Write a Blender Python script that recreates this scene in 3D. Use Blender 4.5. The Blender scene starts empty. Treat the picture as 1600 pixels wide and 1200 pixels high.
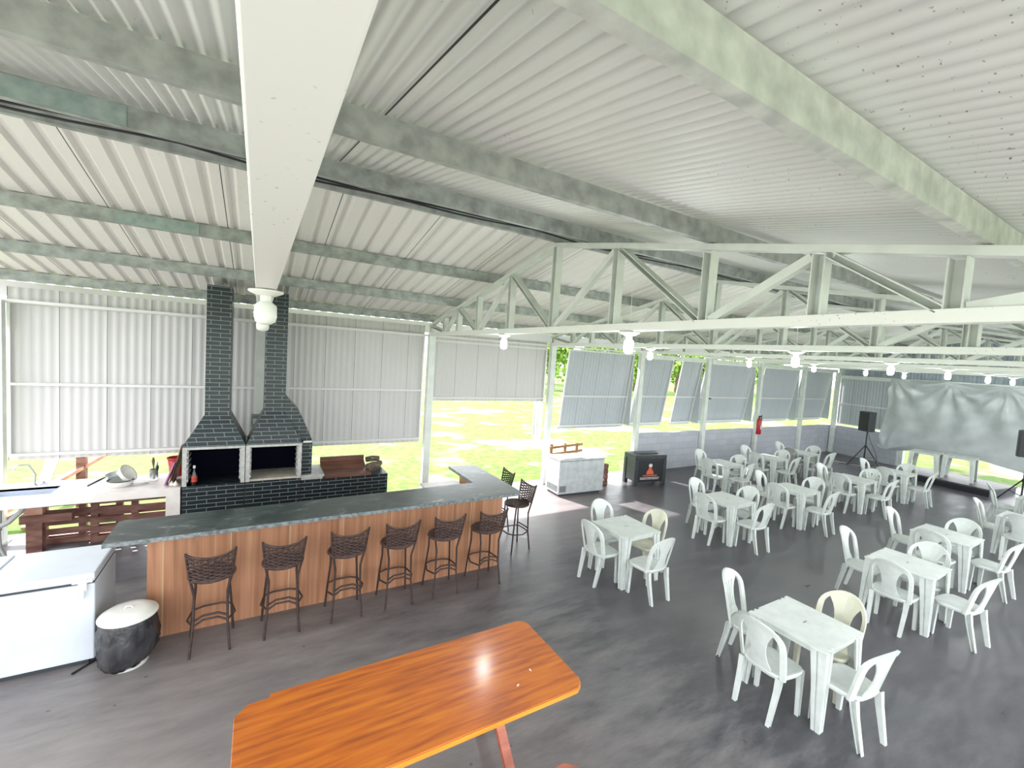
import bpy, math, random
from mathutils import Vector, Matrix
random.seed(7)
PI = math.pi
scn = bpy.context.scene
COL = scn.collection

# ------------------------------------------------------------------ camera, world, sun, exposure
cam_d = bpy.data.cameras.new('camera'); cam = bpy.data.objects.new('camera', cam_d); COL.objects.link(cam)
cam_d.sensor_width = 36.0; cam_d.lens = 15.267; cam_d.clip_start = 0.02; cam_d.clip_end = 500
R = ((0.8629290063572471, -0.023804938106406815, -0.504764157710355),
     (-0.5011681573291427, 0.08754583001445783, -0.8609101031619918),
     (0.06468390886925324, 0.9958760226899881, 0.06361555913897436))
cam.matrix_world = Matrix.Translation((0, 0, 3.1)) @ Matrix(R).to_4x4()
scn.camera = cam
w = bpy.data.worlds.new('sky'); scn.world = w; w.use_nodes = True
bg = w.node_tree.nodes['Background']
bg.inputs[0].default_value = (0.93, 0.97, 1.0, 1); bg.inputs[1].default_value = 2.6
sd = bpy.data.lights.new('sun', 'SUN'); sd.energy = 8.5; sd.angle = math.radians(1.5); sd.color = (1.0, 0.96, 0.9)
sun = bpy.data.objects.new('sun', sd); COL.objects.link(sun)
sun.rotation_euler = Vector((0.33, -1.0, -1.05)).to_track_quat('-Z', 'Y').to_euler(); sun.location = (0, 20, 20)
vs = scn.view_settings
vs.view_transform = 'Standard'; vs.look = 'None'; vs.gamma = 1.0; vs.exposure = 0.86; vs.use_curve_mapping = False
scn.cycles.max_bounces = 10; scn.cycles.diffuse_bounces = 6
scn.cycles.sample_clamp_indirect = 8.0
scn.cycles.use_denoising = True

# ------------------------------------------------------------------ materials
def mat(name, col, rough=0.5, metal=0.0, spec=0.5):
    m = bpy.data.materials.new(name); m.use_nodes = True
    b = m.node_tree.nodes['Principled BSDF']
    b.inputs['Base Color'].default_value = (*col, 1); b.inputs['Roughness'].default_value = rough
    b.inputs['Metallic'].default_value = metal; b.inputs['Specular IOR Level'].default_value = spec
    return m
def N(m, t, **kw):
    n = m.node_tree.nodes.new(t)
    for k, v in kw.items():
        if k in n.inputs: n.inputs[k].default_value = v
        else: setattr(n, k, v)
    return n
def L(m, a, b): m.node_tree.links.new(a, b)
def BS(m): return m.node_tree.nodes['Principled BSDF']
def coords(m, scale=(1, 1, 1), rot=(0, 0, 0), kind='Object'):
    tc = N(m, 'ShaderNodeTexCoord'); mp = N(m, 'ShaderNodeMapping')
    mp.inputs['Scale'].default_value = scale; mp.inputs['Rotation'].default_value = rot
    L(m, tc.outputs[kind], mp.inputs[0]); return mp.outputs[0]
def ramp(m, fac, stops):
    r = N(m, 'ShaderNodeValToRGB'); e = r.color_ramp.elements
    while len(e) < len(stops): e.new(0.5)
    for i, (p, c) in enumerate(stops):
        e[i].position = p; e[i].color = (*c, 1) if len(c) == 3 else c
    L(m, fac, r.inputs[0]); return r.outputs[0]
def mixc(m, fac, a, b, mode='MIX'):
    n = N(m, 'ShaderNodeMix', data_type='RGBA', blend_type=mode)
    if hasattr(fac, 'is_linked'): L(m, fac, n.inputs[0])
    else: n.inputs[0].default_value = fac
    for s, v in ((n.inputs[6], a), (n.inputs[7], b)):
        if hasattr(v, 'is_linked'): L(m, v, s)
        else: s.default_value = (*v, 1)
    return n.outputs[2]
def noisy(name, c1, c2, scale=(3, 3, 3), nscale=1.0, rough=0.5, metal=0.0, detail=5, lo=0.35, hi=0.65, bump=0.0, spec=0.5, rot=(0, 0, 0)):
    m = mat(name, c1, rough, metal, spec)
    v = coords(m, scale, rot); n = N(m, 'ShaderNodeTexNoise', Scale=nscale, Detail=detail); L(m, v, n.inputs['Vector'])
    L(m, ramp(m, n.outputs[0], [(lo, c1), (hi, c2)]), BS(m).inputs['Base Color'])
    if bump:
        b = N(m, 'ShaderNodeBump', Strength=bump, Distance=0.02); L(m, n.outputs[0], b.inputs['Height']); L(m, b.outputs[0], BS(m).inputs['Normal'])
    return m
def speckle(m, base_socket, scale=9.0, amt=0.10, dark=(0.2, 0.2, 0.18)):
    v = coords(m, (1, 1, 1)); n = N(m, 'ShaderNodeTexNoise', Scale=scale * 9, Detail=1.0); L(m, v, n.inputs['Vector'])
    n2 = N(m, 'ShaderNodeTexNoise', Scale=1.3, Detail=2.0); L(m, v, n2.inputs['Vector'])
    f = ramp(m, n.outputs[0], [(0.72, (0, 0, 0)), (0.75, (1, 1, 1))]); f2 = ramp(m, n2.outputs[0], [(0.45, (0, 0, 0)), (0.6, (1, 1, 1))])
    ff = mixc(m, 1.0, f, f2, 'MULTIPLY')
    return mixc(m, ff, base_socket, dark)

M = {}
M['steel'] = noisy('steel_paint', (0.60, 0.63, 0.60), (0.70, 0.73, 0.69), nscale=1.5, rough=0.45)
M['steel_chord'] = mat('chord_paint', (0.80, 0.81, 0.77), 0.4)
L(M['steel_chord'], speckle(M['steel_chord'], (0.80, 0.81, 0.77), 8), BS(M['steel_chord']).inputs['Base Color'])
M['galv'] = noisy('galvanised', (0.22, 0.235, 0.225), (0.38, 0.41, 0.39), scale=(3, 3, 3), nscale=2.5, rough=0.6, metal=0.15, detail=8)
M['galv_pale'] = noisy('pale_galvanised', (0.40, 0.42, 0.39), (0.58, 0.60, 0.55), scale=(3, 3, 3), nscale=3.5, rough=0.6, metal=0.05, detail=10)
M['galv_mid'] = noisy('mid_galvanised', (0.26, 0.275, 0.26), (0.42, 0.44, 0.41), scale=(3, 3, 3), nscale=3.0, rough=0.6, metal=0.1, detail=10)
M['galv_green'] = noisy('galvanised_green', (0.22, 0.29, 0.27), (0.32, 0.38, 0.36), nscale=4, rough=0.6, metal=0.15, detail=8)
M['dark'] = mat('ridge_shade', (0.03, 0.03, 0.03), 0.8)  # near black stands in for the shade under the ridge cap
def sheet_mat(name, c, seam=1.02, off=0.68, lw=0.008, spk=True):
    m = mat(name, c, 0.5)
    v = coords(m, (1, 1, 1)); sx = N(m, 'ShaderNodeSeparateXYZ'); L(m, v, sx.inputs[0])
    a = N(m, 'ShaderNodeMath', operation='ADD'); L(m, sx.outputs[0], a.inputs[0]); a.inputs[1].default_value = -off + 100 * seam
    d = N(m, 'ShaderNodeMath', operation='MODULO'); L(m, a.outputs[0], d.inputs[0]); d.inputs[1].default_value = seam
    l = N(m, 'ShaderNodeMath', operation='LESS_THAN'); L(m, d.outputs[0], l.inputs[0]); l.inputs[1].default_value = lw
    n = N(m, 'ShaderNodeTexNoise', Scale=0.8, Detail=4); L(m, v, n.inputs['Vector'])
    base = ramp(m, n.outputs[0], [(0.3, tuple(x * 0.93 for x in c)), (0.7, c)])
    if spk: base = speckle(m, base, 8)
    L(m, mixc(m, l.outputs[0], base, (0.04, 0.04, 0.04)), BS(m).inputs['Base Color'])
    return m
M['roof_l'] = sheet_mat('roof_sheet_white', (0.76, 0.735, 0.71))
M['roof_r'] = sheet_mat('roof_sheet_fine', (0.70, 0.715, 0.68), seam=8.2, off=0.53, lw=0.006)
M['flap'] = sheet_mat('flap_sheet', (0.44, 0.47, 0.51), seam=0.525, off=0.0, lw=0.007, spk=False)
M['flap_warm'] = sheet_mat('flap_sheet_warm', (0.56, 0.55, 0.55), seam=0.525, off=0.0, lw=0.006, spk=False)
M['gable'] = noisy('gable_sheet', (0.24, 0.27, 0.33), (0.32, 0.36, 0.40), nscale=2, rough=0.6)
M['fascia'] = mat('pale_fascia', (0.60, 0.58, 0.64), 0.6)
M['flap_rail'] = mat('flap_rail', (0.66, 0.66, 0.65), 0.5)
# floor
m = M['floor'] = mat('concrete_floor', (0.1, 0.1, 0.1), 0.42)
v = coords(m); n1 = N(m, 'ShaderNodeTexNoise', Scale=0.45, Detail=3); n2 = N(m, 'ShaderNodeTexNoise', Scale=2.2, Detail=10, Roughness=0.7); n3 = N(m, 'ShaderNodeTexNoise', Scale=14, Detail=3)
vs_ = coords(m, (0.6, 2.2, 1), (0, 0, 0.6))
L(m, v, n1.inputs['Vector']); L(m, vs_, n2.inputs['Vector']); L(m, v, n3.inputs['Vector'])
c = ramp(m, n2.outputs[0], [(0.30, (0.045, 0.045, 0.052)), (0.48, (0.073, 0.071, 0.080)), (0.72, (0.122, 0.115, 0.122))])
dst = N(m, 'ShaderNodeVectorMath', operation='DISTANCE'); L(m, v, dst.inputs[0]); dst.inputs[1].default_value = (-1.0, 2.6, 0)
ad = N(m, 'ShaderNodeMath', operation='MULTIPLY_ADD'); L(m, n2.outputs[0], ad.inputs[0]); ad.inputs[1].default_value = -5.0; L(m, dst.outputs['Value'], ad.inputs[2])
daylit_dust = ramp(m, ad.outputs[0], [(0.0, (0.85, 0.85, 0.85)), (1.0, (0, 0, 0))])
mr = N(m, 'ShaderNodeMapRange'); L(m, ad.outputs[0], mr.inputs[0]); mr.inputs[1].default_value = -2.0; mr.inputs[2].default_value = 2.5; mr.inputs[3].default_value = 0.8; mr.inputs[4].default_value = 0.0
c = mixc(m, mr.outputs[0], c, (0.32, 0.285, 0.275))  # dusty floor near the open end, also painted paler for the daylight there
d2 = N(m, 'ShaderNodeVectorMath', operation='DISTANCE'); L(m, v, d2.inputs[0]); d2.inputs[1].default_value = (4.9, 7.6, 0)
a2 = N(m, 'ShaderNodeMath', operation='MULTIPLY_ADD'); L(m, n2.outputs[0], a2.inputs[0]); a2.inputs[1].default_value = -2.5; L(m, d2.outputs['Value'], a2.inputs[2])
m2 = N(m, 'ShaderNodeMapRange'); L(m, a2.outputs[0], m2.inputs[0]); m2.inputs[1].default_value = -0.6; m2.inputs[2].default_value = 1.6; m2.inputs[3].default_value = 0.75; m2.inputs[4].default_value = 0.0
c = mixc(m, m2.outputs[0], c, (0.30, 0.255, 0.265))  # sun patch by the open bay, painted paler into the floor colour
c = mixc(m, ramp(m, n1.outputs[0], [(0.45, (0, 0, 0)), (0.7, (0.6, 0.6, 0.6))]), c, (0.125, 0.115, 0.122))
c = mixc(m, ramp(m, n3.outputs[0], [(0.72, (0, 0, 0)), (0.76, (1, 1, 1))]), c, (0.06, 0.06, 0.06))
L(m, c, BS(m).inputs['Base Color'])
L(m, ramp(m, n2.outputs[0], [(0.3, (0.26, 0.26, 0.26)), (0.7, (0.45, 0.45, 0.45))]), BS(m).inputs['Roughness'])
b = N(m, 'ShaderNodeBump', Strength=0.12, Distance=0.01); L(m, n2.outputs[0], b.inputs['Height']); L(m, b.outputs[0], BS(m).inputs['Normal'])
# lawn
m = M['lawn'] = mat('lawn', (0.2, 0.35, 0.05), 0.9)
v = coords(m); n1 = N(m, 'ShaderNodeTexNoise', Scale=0.35, Detail=6); n2 = N(m, 'ShaderNodeTexNoise', Scale=6, Detail=8); n3 = N(m, 'ShaderNodeTexNoise', Scale=0.9, Detail=8)
for q in (n1, n2, n3): L(m, v, q.inputs['Vector'])
c = ramp(m, n2.outputs[0], [(0.35, (0.045, 0.115, 0.006)), (0.5, (0.085, 0.16, 0.014)), (0.65, (0.12, 0.19, 0.026))])
c = mixc(m, ramp(m, n1.outputs[0], [(0.55, (0, 0, 0)), (0.66, (1, 1, 1))]), c, (0.34, 0.33, 0.25))
c = mixc(m, ramp(m, n3.outputs[0], [(0.60, (0, 0, 0)), (0.68, (1, 1, 1))]), c, (0.30, 0.19, 0.14))
L(m, c, BS(m).inputs['Base Color'])
# brick
def brick_mat(name, c1, c2, mort, bw, rh, ms, rough=0.35, bump=0.5, plane='XZ', off=0.5):
    m = mat(name, c1, rough)
    tc = N(m, 'ShaderNodeTexCoord'); sx = N(m, 'ShaderNodeSeparateXYZ'); cx = N(m, 'ShaderNodeCombineXYZ')
    L(m, tc.outputs['Object'], sx.inputs[0])
    if plane == 'XZ':
        s = N(m, 'ShaderNodeMath', operation='ADD'); L(m, sx.outputs[0], s.inputs[0]); L(m, sx.outputs[1], s.inputs[1]); L(m, s.outputs[0], cx.inputs[0])
    L(m, sx.outputs[2], cx.inputs[1])
    br = N(m, 'ShaderNodeTexBrick'); L(m, cx.outputs[0], br.inputs['Vector'])
    br.offset = off
    br.inputs['Color1'].default_value = (*c1, 1); br.inputs['Color2'].default_value = (*c2, 1); br.inputs['Mortar'].default_value = (*mort, 1)
    br.inputs['Scale'].default_value = 1.0; br.inputs['Mortar Size'].default_value = ms; br.inputs['Brick Width'].default_value = bw; br.inputs['Row Height'].default_value = rh
    br.inputs['Mortar Smooth'].default_value = 0.1
    L(m, br.outputs[0], BS(m).inputs['Base Color'])
    bp = N(m, 'ShaderNodeBump', Strength=bump, Distance=0.01, invert=True); L(m, br.outputs['Fac'], bp.inputs['Height']); L(m, bp.outputs[0], BS(m).inputs['Normal'])
    return m
M['brick'] = brick_mat('black_brick', (0.006, 0.011, 0.014), (0.011, 0.018, 0.021), (0.17, 0.21, 0.22), 0.24, 0.062, 0.0045)
M['block'] = brick_mat('painted_blocks', (0.46, 0.475, 0.52), (0.41, 0.425, 0.47), (0.35, 0.365, 0.41), 0.40, 0.20, 0.006, rough=0.7, bump=0.5)
# wood
def wood(name, dark_, mid, light, scale=(1.5, 12, 12), rough=0.4, ns=1.5, coat=0.0, axis=None):
    m = mat(name, mid, rough)
    v = coords(m, scale); n = N(m, 'ShaderNodeTexNoise', Scale=ns, Detail=8, Distortion=0.4); L(m, v, n.inputs['Vector'])
    L(m, ramp(m, n.outputs[0], [(0.3, dark_), (0.5, mid), (0.7, light)]), BS(m).inputs['Base Color'])
    BS(m).inputs['Coat Weight'].default_value = coat; BS(m).inputs['Coat Roughness'].default_value = 0.17
    return m
M['orange'] = wood('varnished_orange_wood', (0.28, 0.058, 0.004), (0.46, 0.108, 0.005), (0.56, 0.165, 0.008), scale=(1.2, 14, 14), rough=0.42, ns=2.0, coat=0.6)
M['orange_edge'] = wood('orange_edge', (0.60, 0.20, 0.02), (0.7, 0.26, 0.03), (0.75, 0.3, 0.04), rough=0.45)
M['red_wood'] = wood('red_stained_wood', (0.33, 0.09, 0.05), (0.42, 0.13, 0.08), (0.5, 0.17, 0.1), rough=0.5)
M['panel'] = wood('bar_panel_wood', (0.24, 0.105, 0.05), (0.345, 0.16, 0.085), (0.44, 0.22, 0.12), scale=(14, 14, 0.5), rough=0.5, ns=1.4)
M['trim'] = mat('panel_trim', (0.45, 0.30, 0.18), 0.5)
M['pallet'] = wood('pallet_wood', (0.10, 0.04, 0.03), (0.19, 0.09, 0.07), (0.28, 0.15, 0.11), scale=(2, 9, 9), rough=0.8)
M['fence'] = wood('fence_wood', (0.16, 0.07, 0.035), (0.24, 0.12, 0.06), (0.3, 0.16, 0.09), scale=(2, 9, 9), rough=0.8)
M['timber'] = wood('pinkish_timber', (0.42, 0.2, 0.14), (0.55, 0.3, 0.22), (0.6, 0.38, 0.28), scale=(2, 9, 9), rough=0.8)  # pale pinkish wood tones
# granite
m = M['granite'] = mat('dark_granite', (0.05, 0.07, 0.07), 0.32)
v = coords(m, (1, 1.6, 1), (0, 0, 0.4)); n1 = N(m, 'ShaderNodeTexNoise', Scale=2.2, Detail=10, Roughness=0.65, Distortion=1.2); n2 = N(m, 'ShaderNodeTexNoise', Scale=9, Detail=6)
L(m, v, n1.inputs['Vector']); L(m, v, n2.inputs['Vector'])
c = ramp(m, n1.outputs[0], [(0.3, (0.022, 0.034, 0.034)), (0.5, (0.045, 0.058, 0.055)), (0.60, (0.085, 0.105, 0.10)), (0.645, (0.26, 0.29, 0.28)), (0.68, (0.06, 0.07, 0.07))])
L(m, c, BS(m).inputs['Base Color'])
M['granite_edge'] = noisy('granite_edge', (0.10, 0.12, 0.125), (0.24, 0.27, 0.28), nscale=8, rough=0.5)
M['white_top'] = noisy('white_stone_top', (0.66, 0.60, 0.57), (0.74, 0.69, 0.66), nscale=2, rough=0.4)
M['plastic'] = noisy('white_plastic', (0.56, 0.595, 0.57), (0.64, 0.675, 0.65), nscale=3, rough=0.32)
M['plastic_cream'] = noisy('cream_plastic', (0.58, 0.58, 0.46), (0.65, 0.64, 0.52), nscale=3, rough=0.35)
M['plastic_grey'] = noisy('greyish_plastic', (0.34, 0.34, 0.31), (0.42, 0.42, 0.38), nscale=3, rough=0.4)
M['enamel'] = noisy('white_enamel', (0.56, 0.60, 0.66), (0.62, 0.66, 0.71), nscale=1, rough=0.3)
M['enamel_old'] = noisy('worn_enamel', (0.40, 0.43, 0.44), (0.52, 0.54, 0.54), nscale=2.5, rough=0.35, detail=8)
M['gasket'] = mat('dark_gasket', (0.035, 0.04, 0.05), 0.6)
M['grille'] = mat('grey_grille', (0.16, 0.17, 0.18), 0.6)
M['glass_blue'] = mat('freezer_glass', (0.10, 0.14, 0.15), 0.15)
M['wicker'] = noisy('brown_wicker', (0.028, 0.014, 0.012), (0.075, 0.04, 0.034), scale=(1, 1, 1), nscale=30, rough=0.45)
M['wicker_leg'] = noisy('wrapped_leg', (0.02, 0.012, 0.011), (0.06, 0.035, 0.03), scale=(1, 1, 6), nscale=18, rough=0.5)
M['bag'] = noisy('black_bag', (0.015, 0.015, 0.018), (0.05, 0.05, 0.056), scale=(3, 3, 2), nscale=3, rough=0.25, bump=1.0, spec=0.7)
M['bucket_white'] = mat('white_bucket', (0.72, 0.72, 0.68), 0.35)
M['black'] = mat('black_plastic', (0.012, 0.013, 0.016), 0.45)
M['charcoal'] = noisy('charcoal_plastic', (0.02, 0.024, 0.028), (0.04, 0.045, 0.05), nscale=6, rough=0.4)
M['navy'] = mat('oven_inside', (0.002, 0.003, 0.009), 0.9, 0, 0.1)
M['iron'] = noisy('oven_frame', (0.38, 0.38, 0.37), (0.5, 0.5, 0.48), nscale=8, rough=0.5, metal=0.3)
M['ash'] = noisy('ash_floor', (0.40, 0.37, 0.3), (0.5, 0.46, 0.38), nscale=8, rough=0.9)
M['red'] = mat('red_plastic', (0.45, 0.02, 0.03), 0.35)
M['purple'] = mat('purple_board', (0.36, 0.16, 0.30), 0.5)
M['brown'] = wood('brown_board', (0.08, 0.03, 0.02), (0.14, 0.055, 0.035), (0.2, 0.08, 0.05), rough=0.5)
M['chrome'] = mat('chrome', (0.6, 0.62, 0.65), 0.25, 0.9)
M['basin'] = mat('steel_basin', (0.55, 0.60, 0.70), 0.35, 0.2)
M['alu'] = mat('aluminium', (0.55, 0.58, 0.6), 0.35, 0.6)
M['garlic'] = mat('white_garlic', (0.7, 0.66, 0.58), 0.6)
M['hose'] = mat('grey_hose', (0.42, 0.43, 0.42), 0.5)
M['tarp'] = noisy('grey_tarp', (0.42, 0.455, 0.46), (0.49, 0.525, 0.53), nscale=1.0, rough=0.3)
M['stage'] = noisy('dark_stage_board', (0.05, 0.045, 0.045), (0.09, 0.08, 0.075), nscale=3, rough=0.5)
M['stage_edge'] = mat('stage_edge', (0.012, 0.013, 0.02), 0.5)
M['apron'] = noisy('bounce_concrete', (0.32, 0.31, 0.30), (0.42, 0.41, 0.40), nscale=2, rough=0.8)  # pale tone of the added apron, for neutral bounce light
M['bark'] = noisy('bark', (0.12, 0.08, 0.05), (0.22, 0.16, 0.11), nscale=6, rough=0.9)
M['leaf'] = noisy('leaves', (0.10, 0.22, 0.03), (0.30, 0.44, 0.07), nscale=2, rough=0.7)
M['orange_print'] = mat('orange_print', (0.65, 0.12, 0.05), 0.5)
M['red_print'] = mat('red_print', (0.5, 0.05, 0.03), 0.5)
M['white_print'] = mat('white_print', (0.62, 0.62, 0.62), 0.5)
M['yellow'] = mat('yellow_print', (0.6, 0.42, 0.04), 0.5)
M['log'] = noisy('burnt_log', (0.05, 0.04, 0.035), (0.2, 0.14, 0.1), nscale=6, rough=0.9, bump=0.5)
M['bottle'] = mat('dark_bottle', (0.012, 0.01, 0.01), 0.12)
m = M['glass'] = mat('clear_glass', (0.9, 0.93, 0.92), 0.05); BS(m).inputs['Transmission Weight'].default_value = 0.85
m = M['bulb'] = mat('lit_bulb', (1, 1, 1), 0.5)
BS(m).inputs['Emission Color'].default_value = (0.93, 1.0, 0.98, 1); BS(m).inputs['Emission Strength'].default_value = 120.0
M['bulb_off'] = mat('unlit_bulb', (0.78, 0.80, 0.74), 0.35)

# ------------------------------------------------------------------ mesh builder
class MB:
    def __init__(s): s.v = []; s.f = []; s.sm = []; s.mi = []; s.cur = 0; s.T = None
    def add(s, vs, fs, smooth=False):
        o = len(s.v)
        if s.T is not None: vs = [s.T @ Vector(p) for p in vs]
        s.v += [tuple(p) for p in vs]
        for f in fs: s.f.append(tuple(i + o for i in f)); s.sm.append(smooth); s.mi.append(s.cur)
        return s
    def box(s, x0, x1, y0, y1, z0, z1):
        return s.add([(x0, y0, z0), (x1, y0, z0), (x1, y1, z0), (x0, y1, z0), (x0, y0, z1), (x1, y0, z1), (x1, y1, z1), (x0, y1, z1)],
                     [(3, 2, 1, 0), (4, 5, 6, 7), (0, 1, 5, 4), (1, 2, 6, 5), (2, 3, 7, 6), (3, 0, 4, 7)])
    def bar(s, a, b, w, h, up=(0, 0, 1)):
        a = Vector(a); b = Vector(b); d = (b - a).normalized(); u = Vector(up)
        if abs(d.dot(u)) > 0.98: u = Vector((0, 1, 0))
        r = d.cross(u).normalized(); u = r.cross(d)
        P = []
        for c in (a, b):
            for i, j in ((-1, -1), (1, -1), (1, 1), (-1, 1)): P.append(c + r * w / 2 * i + u * h / 2 * j)
        return s.add(P, [(3, 2, 1, 0), (4, 5, 6, 7), (0, 1, 5, 4), (1, 2, 6, 5), (2, 3, 7, 6), (3, 0, 4, 7)])
    def channel(s, a, b, w, h, t=0.008, up=(0, 0, 1)):
        # open C section: web on one side, two flanges
        a = Vector(a); b = Vector(b); d = (b - a).normalized(); u = Vector(up)
        if abs(d.dot(u)) > 0.98: u = Vector((0, 1, 0))
        r = d.cross(u).normalized(); u = r.cross(d)
        sec = [(-w/2, -h/2), (w/2, -h/2), (w/2, -h/2+t), (-w/2+t, -h/2+t), (-w/2+t, h/2-t), (w/2, h/2-t), (w/2, h/2), (-w/2, h/2)]
        P = [c + r * i + u * j for c in (a, b) for i, j in sec]; n = 8
        F = [(i, (i+1) % n, n+(i+1) % n, n+i) for i in range(n)]
        F += [(0, 3, 2, 1), (0, 7, 4, 3), (7, 6, 5, 4), (n, n+1, n+2, n+3), (n, n+3, n+4, n+7), (n+4, n+5, n+6, n+7)]
        return s.add(P, F)
    def prism(s, poly, a0, a1, axis='z'):
        n = len(poly)
        def p(q, a):
            if axis == 'z': return (q[0], q[1], a)
            if axis == 'y': return (q[0], a, q[1])
            return (a, q[0], q[1])
        P = [p(q, a0) for q in poly] + [p(q, a1) for q in poly]
        return s.add(P, [tuple(range(n))[::-1], tuple(range(n, 2*n))] + [(i, (i+1) % n, n+(i+1) % n, n+i) for i in range(n)])
    def loft(s, rings, closed=True, cap=True, smooth=False):
        n = len(rings[0]); P = [p for r in rings for p in r]; F = []
        for k in range(len(rings)-1):
            for i in range(n if closed else n-1):
                F.append((k*n+i, k*n+(i+1) % n, (k+1)*n+(i+1) % n, (k+1)*n+i))
        s.add(P, F, smooth)
        if cap: s.add(rings[0], [tuple(range(n))[::-1]]); s.add(rings[-1], [tuple(range(n))])
        return s
    def tube(s, pts, r, n=8, closed=False, smooth=True, flat=1.0):
        pts = [Vector(p) for p in pts]; m = len(pts); rings = []; prev = None
        rr = r if isinstance(r, (list, tuple)) else [r]*m
        for i, p in enumerate(pts):
            if closed: d = (pts[(i+1) % m] - pts[i-1]).normalized()
            else: d = (pts[min(i+1, m-1)] - pts[max(i-1, 0)]).normalized()
            if prev is None:
                u = Vector((0, 0, 1)) if abs(d.z) < 0.9 else Vector((1, 0, 0))
            else: u = prev
            x = d.cross(u).normalized(); u = x.cross(d).normalized(); prev = u
            rings.append([p + x * rr[i]*math.cos(2*PI*k/n) + u * rr[i]*flat*math.sin(2*PI*k/n) for k in range(n)])
        if closed: rings.append(rings[0]); s.loft(rings, cap=False, smooth=smooth)
        else: s.loft(rings, cap=True, smooth=smooth)
        return s
    def lathe(s, prof, c=(0, 0, 0), n=24, smooth=True, sx=1, sy=1, cap=True):
        rings = [[(c[0]+sx*r*math.cos(2*PI*k/n), c[1]+sy*r*math.sin(2*PI*k/n), c[2]+z) for k in range(n)] for r, z in prof]
        return s.loft(rings, cap=cap, smooth=smooth)
    def ell(s, c, rx, ry, rz, n=16):
        return s.lathe([(math.sin(PI*i/8) * 1.0 + 1e-4, -rz*math.cos(PI*i/8)) for i in range(9)], c, n, True, rx, ry)
    def build(s, name, mats, parent=None, bevel=0.0):
        me = bpy.data.meshes.new(name); me.from_pydata(s.v, [], s.f)
        me.polygons.foreach_set('use_smooth', s.sm); me.polygons.foreach_set('material_index', s.mi)
        for q in (mats if isinstance(mats, (list, tuple)) else [mats]): me.materials.append(M[q] if isinstance(q, str) else q)
        me.update(); o = bpy.data.objects.new(name, me); COL.objects.link(o)
        if parent is not None: o.parent = parent
        if bevel:
            b = o.modifiers.new('b', 'BEVEL'); b.width = bevel; b.segments = 2; b.limit_method = 'ANGLE'
        return o
def tag(o, label=None, cat=None, group=None, kind=None):
    for k, v in (('label', label), ('category', cat), ('group', group), ('kind', kind)):
        if v: o[k] = v
    return o
def empty(name, loc=(0, 0, 0), rz=0.0):
    o = bpy.data.objects.new(name, None); COL.objects.link(o); o.location = loc; o.rotation_euler = (0, 0, rz); o.empty_display_size = 0.1
    return o
def copy_tree(o, parent=None):
    c = o.copy(); COL.objects.link(c)
    if parent is not None: c.parent = parent
    for ch in list(o.children): copy_tree(ch, c)
    return c

# ------------------------------------------------------------------ ground, floor
MB().box(-60, 140, 9.02, 160, -0.5, -0.06).box(20.9, 140, -60, 9.02, -0.5, -0.06).box(-60, 20.9, -60, -8, -0.5, -0.06).box(-60, -16, -8, 9.02, -0.5, -0.06).build('lawn', 'lawn')
tag(MB().box(-16, 20.9, -8, -0.6, -0.5, -0.05).box(-16, -6, -0.6, 9.02, -0.5, -0.05).build('bounce_apron', 'apron'), 'added unseen pale concrete apron bouncing neutral light into the hall', 'bounce_apron', kind='structure')  # out-of-view ground added so less green light bounces onto the roof
tag(bpy.data.objects['lawn'], 'bright grass lawn with bare soil patches around the open hall', 'lawn', kind='structure')
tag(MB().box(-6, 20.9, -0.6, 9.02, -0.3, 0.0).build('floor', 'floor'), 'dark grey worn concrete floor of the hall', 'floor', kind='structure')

# ------------------------------------------------------------------ roof
YW = 8.75; YR = 4.39; ZR = 4.51; SL = 0.193
def ztop(y): return ZR - SL * abs(y - YR)          # top of the truss chord
X0, X1 = -3.7, 21.6
def corr_sheet(mb, x0, x1, prof, pitch, fn, nv=1):
    """sheet corrugated along x; fn(x, h, t) -> point for t in 0..1"""
    xs = []; k = 0
    x = x0
    while x < x1:
        for dx, h in prof:
            if x + dx*pitch <= x1: xs.append((x + dx*pitch, h))
        x += pitch
    if x1 - xs[-1][0] > 1e-4: xs.append((x1, xs[-1][1]))
    rows = [[fn(a, h, j/nv) for a, h in xs] for j in range(nv+1)]
    n = len(xs); P = [p for r in rows for p in r]
    F = [(j*n+i, j*n+i+1, (j+1)*n+i+1, (j+1)*n+i) for j in range(nv) for i in range(n-1)]
    mb.add(P, F, prof is WAVE)
TRAP = [(0.0, 0), (0.55, 0), (0.68, 1), (0.87, 1)]
WAVE = [(0, 0), (0.25, 0.5), (0.5, 1), (0.75, 0.5)]
mb = MB()
corr_sheet(mb, X0, X1, TRAP, 0.205, lambda x, h, t: (x, YR + 0.03 + t*(9.2-YR), ztop(YR + t*(9.2-YR)) + 0.142 + h*0.035))
tag(mb.build('ceiling', 'roof_l'), 'white ribbed metal roof slope down to the flap wall', 'ceiling', kind='structure')
mb = MB()
corr_sheet(mb, X0, X1, WAVE, 0.0775, lambda x, h, t: (x, YR - 0.03 - t*(YR+0.7), ztop(YR - t*(YR+0.7)) + 0.146 + h*0.03))
tag(mb.build('ceiling', 'roof_r'), 'white finely corrugated roof slope above the plastic tables', 'ceiling', kind='structure')
mb = MB()
mb.prism([(YR-0.35, ztop(YR-0.35)+0.19), (YR, ZR+0.30), (YR+0.35, ztop(YR+0.35)+0.19), (YR+0.35, ztop(YR+0.35)+0.2), (YR, ZR+0.31), (YR-0.35, ztop(YR-0.35)+0.2)], X0, X1, 'x')
tag(mb.build('trim_1', 'dark'), 'ridge cap over the roof joint', 'ridge cap', kind='structure')
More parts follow.
